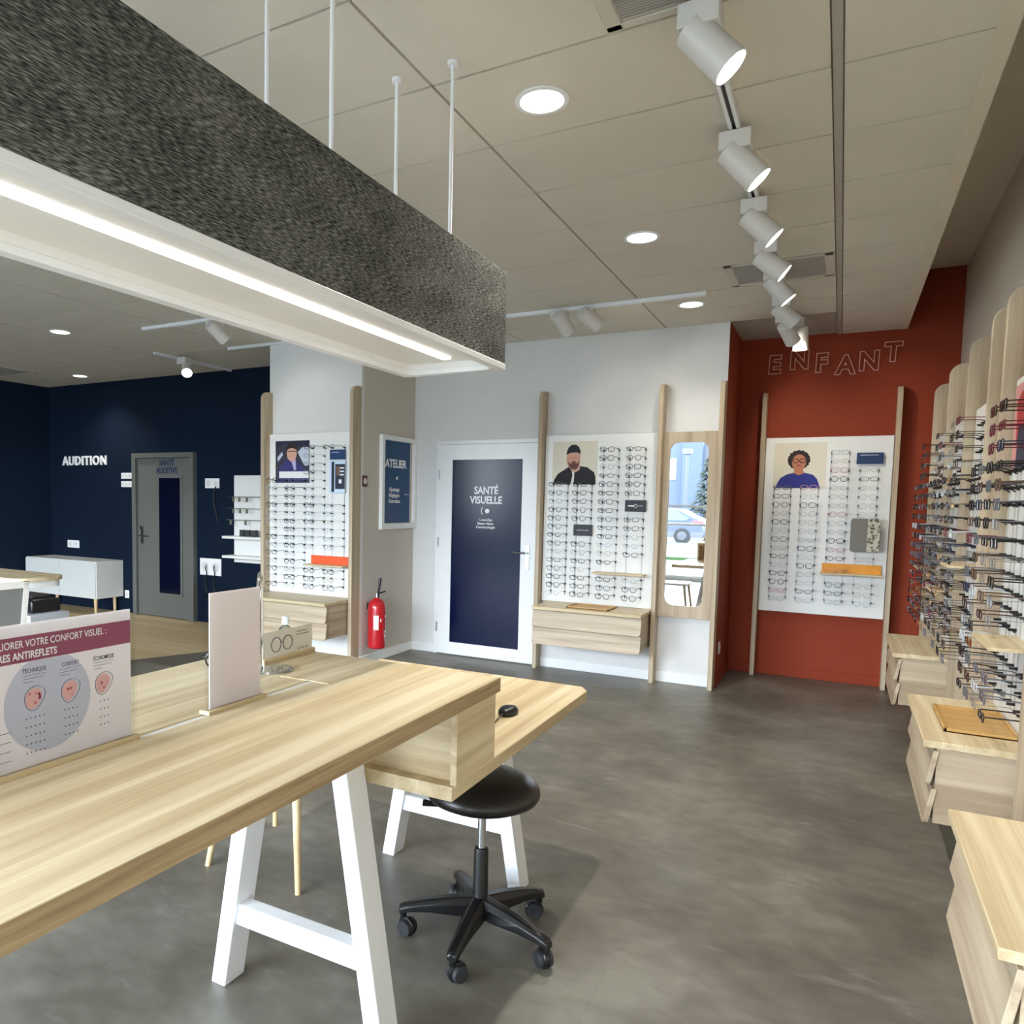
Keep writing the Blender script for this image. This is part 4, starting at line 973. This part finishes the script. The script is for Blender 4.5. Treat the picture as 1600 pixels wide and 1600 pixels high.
plate(NW, 1.54, 1.745, .195, .075, 'white switch plate left of the grey door, upper one', 'switch', 3, 'switch')
plate(NW, 1.54, 1.64, .195, .075, 'white switch plate left of the grey door, lower one', 'switch', 3, 'switch')
s1 = plate(NW, 3.02, 1.655, .225, .115, 'white socket plate with a dark cable right of the grey door')
MB().tube([NW.p(3.09, 1.62, .02), NW.p(3.07, 1.55, .03), NW.p(3.06, 1.42, .02), NW.p(3.10, 1.28, .02), NW.p(3.12, 1.20, .01)], .007).build('cable', black_pl, s1)
plate(NW, .47, .835, .24, .10, 'white socket plate above the sideboard')
s2 = plate(NW, 2.99, .67, .34, .20, 'large white socket plate with two plugs beside the grey door', holes=2)
for u_ in (2.93, 3.06): MB().tube([NW.p(u_, .69, .02), NW.p(u_+.02, .66, .05), NW.p(u_+.02, .60, .03), NW.p(u_-.03, .45, .012), NW.p(u_+.01, .36, .012), NW.p(u_-.04, .30, .012)], .006).build('cable', black_pl, s2)
plate(NW, 1.525, .235, .075, .10, 'white socket plate low on the navy wall beside the sideboard', holes=1)
plate(AW, .055, 1.655, .07, .10, 'small dark red alarm call point on the beige side wall', 'alarm', 1, 'alarm').data.materials[0] = red_plastic
plate(Fr((-.838, 6.42, 0), (0, 1, 0)), .20, .30, .07, .10, 'white socket low on the red side wall', holes=1)
# accessory board
ab = thing('accessory_board', 'white accessory board on the navy wall left of the pillar', 'board', NW.p(3.62, .75, 0))
MB().fbox(NW, 3.375, 3.95, .75, 1.745, 0, .02).build('board', white_lam, ab, bevel=.002)
for z in (.81, 1.03): MB().fbox(NW, 3.36, 3.95, z, z+.028, .02, .20).build('shelf', white_lam, ab, bevel=.002)
for z in (1.24, 1.37, 1.50): MB().tube([NW.p(3.36, z, .12), NW.p(3.9, z, .12)], .004).build('hook_rail', steel, ab)
ir = random.Random(3)
for z, us in ((1.50, (3.46, 3.55, 3.66)), (1.37, (3.46, 3.56, 3.66)), (1.24, (3.42, 3.64))):
    for j, u_ in enumerate(us):
        o = MB().fbox(NW, u_-.012, u_+.012, z-.055, z-.006, .112, .128).build('accessory', mat('accessory_olive', (104, 104, 84), .6), bevel=.002)
        tag(o, f'small accessory packet hanging {ORD[j+1]} on the {"upper" if z > 1.45 else "middle" if z > 1.3 else "lower"} rail, navy wall board', 'packet', 'packets on the accessory board')
for u_, lb in ((3.58, 'left'), (3.66, 'middle'), (3.76, 'right')):
    o = MB().fbox(NW, u_-.03, u_+.03, 1.058, 1.13, .08, .12).build('box', mat('box_dark', (60, 62, 60), .6), bevel=.002); tag(o, f'small dark box on the accessory board shelf, {lb} one', 'box', 'boxes on the accessory board')
# second counter and machines at far left
c2 = thing('counter', 'second oak counter with a white edge at the far left', 'counter', (-5.4, 2.8, 0))
mb = MB(); pts = rrect(-6.6, -4.24, 2.66, 3.0, .10, 6); mb.prism([(x, y, .955) for x, y in pts], (0, 0, .025)); mb.build('tabletop', WX, c2, bevel=.001)
mb = MB(); mb.prism([(x, y, .915) for x, y in rrect(-6.6, -4.26, 2.675, 2.99, .09, 6)], (0, 0, .04)); lab(mb.build('edge_band', white_sg, c2), 'white underside edge')
lab(MB().cyl((-4.62, 2.84, 0), (-4.62, 2.84, .915), .022, .022, 20).build('leg', chrome, c2), 'chrome leg')
MB().cyl((-6.3, 2.84, 0), (-6.3, 2.84, .915), .022, .022, 20).build('leg', chrome, c2)
lc = MB().box(-5.62, -5.12, 3.30, 3.62, 0, .60).build('low_cabinet', mat('cabinet_light_grey', (180, 184, 188), .45), bevel=.004); tag(lc, 'light grey low cabinet under the printer at far left', 'cabinet')
pt = thing('printer', 'black printer with a grey paper tray at far left', 'printer', (-5.40, 3.46, .60))
MB().box(-5.60, -5.19, 3.36, 3.60, .60, .70).build('printer_body', black_pl, pt, bevel=.015)
mb = MB(); mb.prism([(x, 3.345, z) for x, z in ((-5.48, .61), (-5.30, .61), (-5.28, .64), (-5.33, .66), (-5.39, .645), (-5.45, .66), (-5.50, .64))], (0, .02, 0)); mb.build('paper_tray', mat('tray_grey', (170, 172, 172), .4), pt)
MB().box(-5.55, -5.28, 3.42, 3.58, .70, .722).build('printer_lid', dark_rubber, pt, bevel=.006)

# ---- fire extinguisher on the beige side wall
ex = thing('fire_extinguisher', 'red fire extinguisher hung on the beige side wall', 'fire extinguisher', (-3.60, 5.62, .14))
ec = (-3.605, 5.62)
MB().lathe((*ec, 0), [(.070, .155), (.079, .165), (.082, .18), (.082, .52), (.076, .56), (.055, .59), (.028, .605), (.022, .615)], 32).build('cylinder', extinguisher_red, ex, smooth=50)
MB().cyl((*ec, .613), (*ec, .65), .02, .018, 16).build('valve', steel, ex)
MB().tube([(ec[0], ec[1], .645), (ec[0]+.02, ec[1]+.03, .655), (ec[0]+.03, ec[1]+.09, .662)], .007).build('lever', black_pl, ex)
mb = MB(); mb.tube([(ec[0]+.02, ec[1]-.01, .62), (ec[0]+.03, ec[1]-.02, .68), (ec[0]+.03, ec[1]-.005, .75), (ec[0]+.03, ec[1]+.005, .79)], [.008, .010, .014, .016], 10); mb.build('hose_horn', black_pl, ex)
mb = MB()
def wrap(a0, a1, z0_, z1_):
    vs = []; k = 8
    for i in range(k+1):
        a = a0+(a1-a0)*i/k
        for z_ in (z0_, z1_): vs.append((ec[0]+.0828*math.cos(a), ec[1]+.0828*math.sin(a), z_))
    mb.add(vs, [(2*i, 2*i+2, 2*i+3, 2*i+1) for i in range(k)])
wrap(-1.35, -.80, .33, .46); wrap(-.62, -.48, .40, .43); wrap(.0, .50, .44, .455); wrap(.0, .50, .30, .32); wrap(0, .45, .26, .285)
mb.build('instruction_label', text_white, ex)
MB().box(-3.70, -3.675, 5.60, 5.64, .50, .56).build('wall_bracket', black_pl, ex)

# ================================================================= OUTSIDE (seen in the tall mirror)
struct(MB().box(-40, 30, -90, -2.72, -.25, -.12).build('ground_asphalt', mat('asphalt', (44, 46, 50), .9, var=.05)))
g = MB().box(-30, 20, -19.5, -10.2, -.12, -.03).build('lawn', mat('grass_green', (30, 52, 10), .95, var=.3, vscale=3)); struct(g)
struct(MB().box(-12, 5, -6.5, -2.72, -.12, -.02).build('pavement', mat('pavement_pale', (62, 66, 70), .85)))
bd = thing('building', 'pale blue warehouse across the street, reflected in the tall mirror', 'building', (-9, -39, -.12))
MB().box(-22, -9.0, -44, -38, -.12, 6.5).build('wall', mat('cladding_blue', (44, 54, 68), .7, var=.05), bd)
MB().box(-9.0, -7.8, -41, -37.2, -.12, 7.2).build('corner_tower', mat('cladding_deep', (34, 46, 64), .7), bd)
for x in (-14, -12, -10.4): MB().box(x, x+.9, -38.02, -37.97, 3.2, 4.6).build('window', mat('warehouse_window', (70, 80, 88), .3), bd)
MB().box(-7.8, 3, -44, -38, -.12, 5.6).build('wall', mat('cladding_white', (56, 62, 68), .7), bd)
tree = thing('conifer', 'dark conifer outside, at the right of the tall mirror', 'tree', (-5.6, -25, -.12))
MB().cyl((-5.6, -25, -.12), (-5.6, -25, 1.2), .14, .10, 10).build('trunk', mat('bark', (80, 62, 48), .9), tree)
mb = MB(); tr_ = random.Random(5)
for i in range(420):
    h_ = tr_.random(); a = tr_.random()*2*PI; rr = (1-h_)*.85*math.sqrt(tr_.random())+.05
    p = Vector((-5.6+rr*math.cos(a), -25+rr*math.sin(a), .4+h_*3.4)); s_ = .22*(1.1-h_*.6)
    q = Vector((math.cos(a), math.sin(a), -.25))*s_; u_ = Vector((-math.sin(a), math.cos(a), 0))*s_*.5
    mb.add([p-u_, p+u_, p+q*1.6, p+Vector((0, 0, s_*.5))], [(0, 1, 2), (0, 2, 3), (1, 3, 2)])
mb.build('foliage', mat('conifer_green', (14, 24, 14), .9, var=.2), tree)
# parked car
car = thing('car', 'blue grey hatchback parked outside, reflected in the tall mirror', 'car', (-7.0, -20.6, -.12))
GZ = -.10; prof = [(-9.1, .35), (-9.1, .75), (-8.7, .88), (-8.0, .95), (-7.3, 1.40), (-6.9, 1.48), (-5.9, 1.46), (-5.3, 1.15), (-4.95, 1.02), (-4.92, .45), (-5.0, .30), (-9.0, .28)]
mb = MB(); mb.prism([(x, -21.4, z+GZ) for x, z in prof], (0, 1.65, 0)); mb.build('body', mat('car_paint', (34, 42, 56), .5), car, bevel=.07)
MB().prism([(x, -19.742, z+GZ) for x, z in ((-7.75, .97), (-7.2, 1.38), (-6.0, 1.38), (-5.45, 1.08), (-5.6, .98))], (0, .02, 0)).build('side_window', mat('car_glass', (58, 66, 74), .3), car)
for x in (-8.25, -5.75):
    MB().cyl((x, -19.95, .33+GZ), (x, -19.70, .33+GZ), .33, .33, 28).build('wheel', mat('tyre', (6, 6, 7), .8), car)
    MB().cyl((x, -19.70, .33+GZ), (x, -19.685, .33+GZ), .19, .17, 20).build('hub_cap', mat('hub_grey', (40, 42, 46), .5), car)
MB().box(-5.35, -4.90, -19.82, -19.735, .84+GZ, .98+GZ).build('tail_light', mat('tail_red', (176, 34, 40), .3), car, bevel=.02)
MB().box(-9.0, -4.93, -19.79, -19.73, .28+GZ, .50+GZ).build('sill', mat('sill_dark', (50, 52, 56), .5), car, bevel=.01)
lp = thing('street_lamp', 'grey lamp post outside, reflected in the tall mirror', 'lamp', (-7.45, -30, -.12))
MB().cyl((-7.45, -30, -.12), (-7.45, -30, 4.6), .09, .07, 12).build('lamp_pole', mat('pole_blue_grey', (30, 38, 50), .5), lp)
MB().box(-7.7, -7.2, -30.15, -29.85, 4.3, 4.6).build('lamp_head', mat('lamp_dark', (46, 56, 72), .5), lp, bevel=.03)
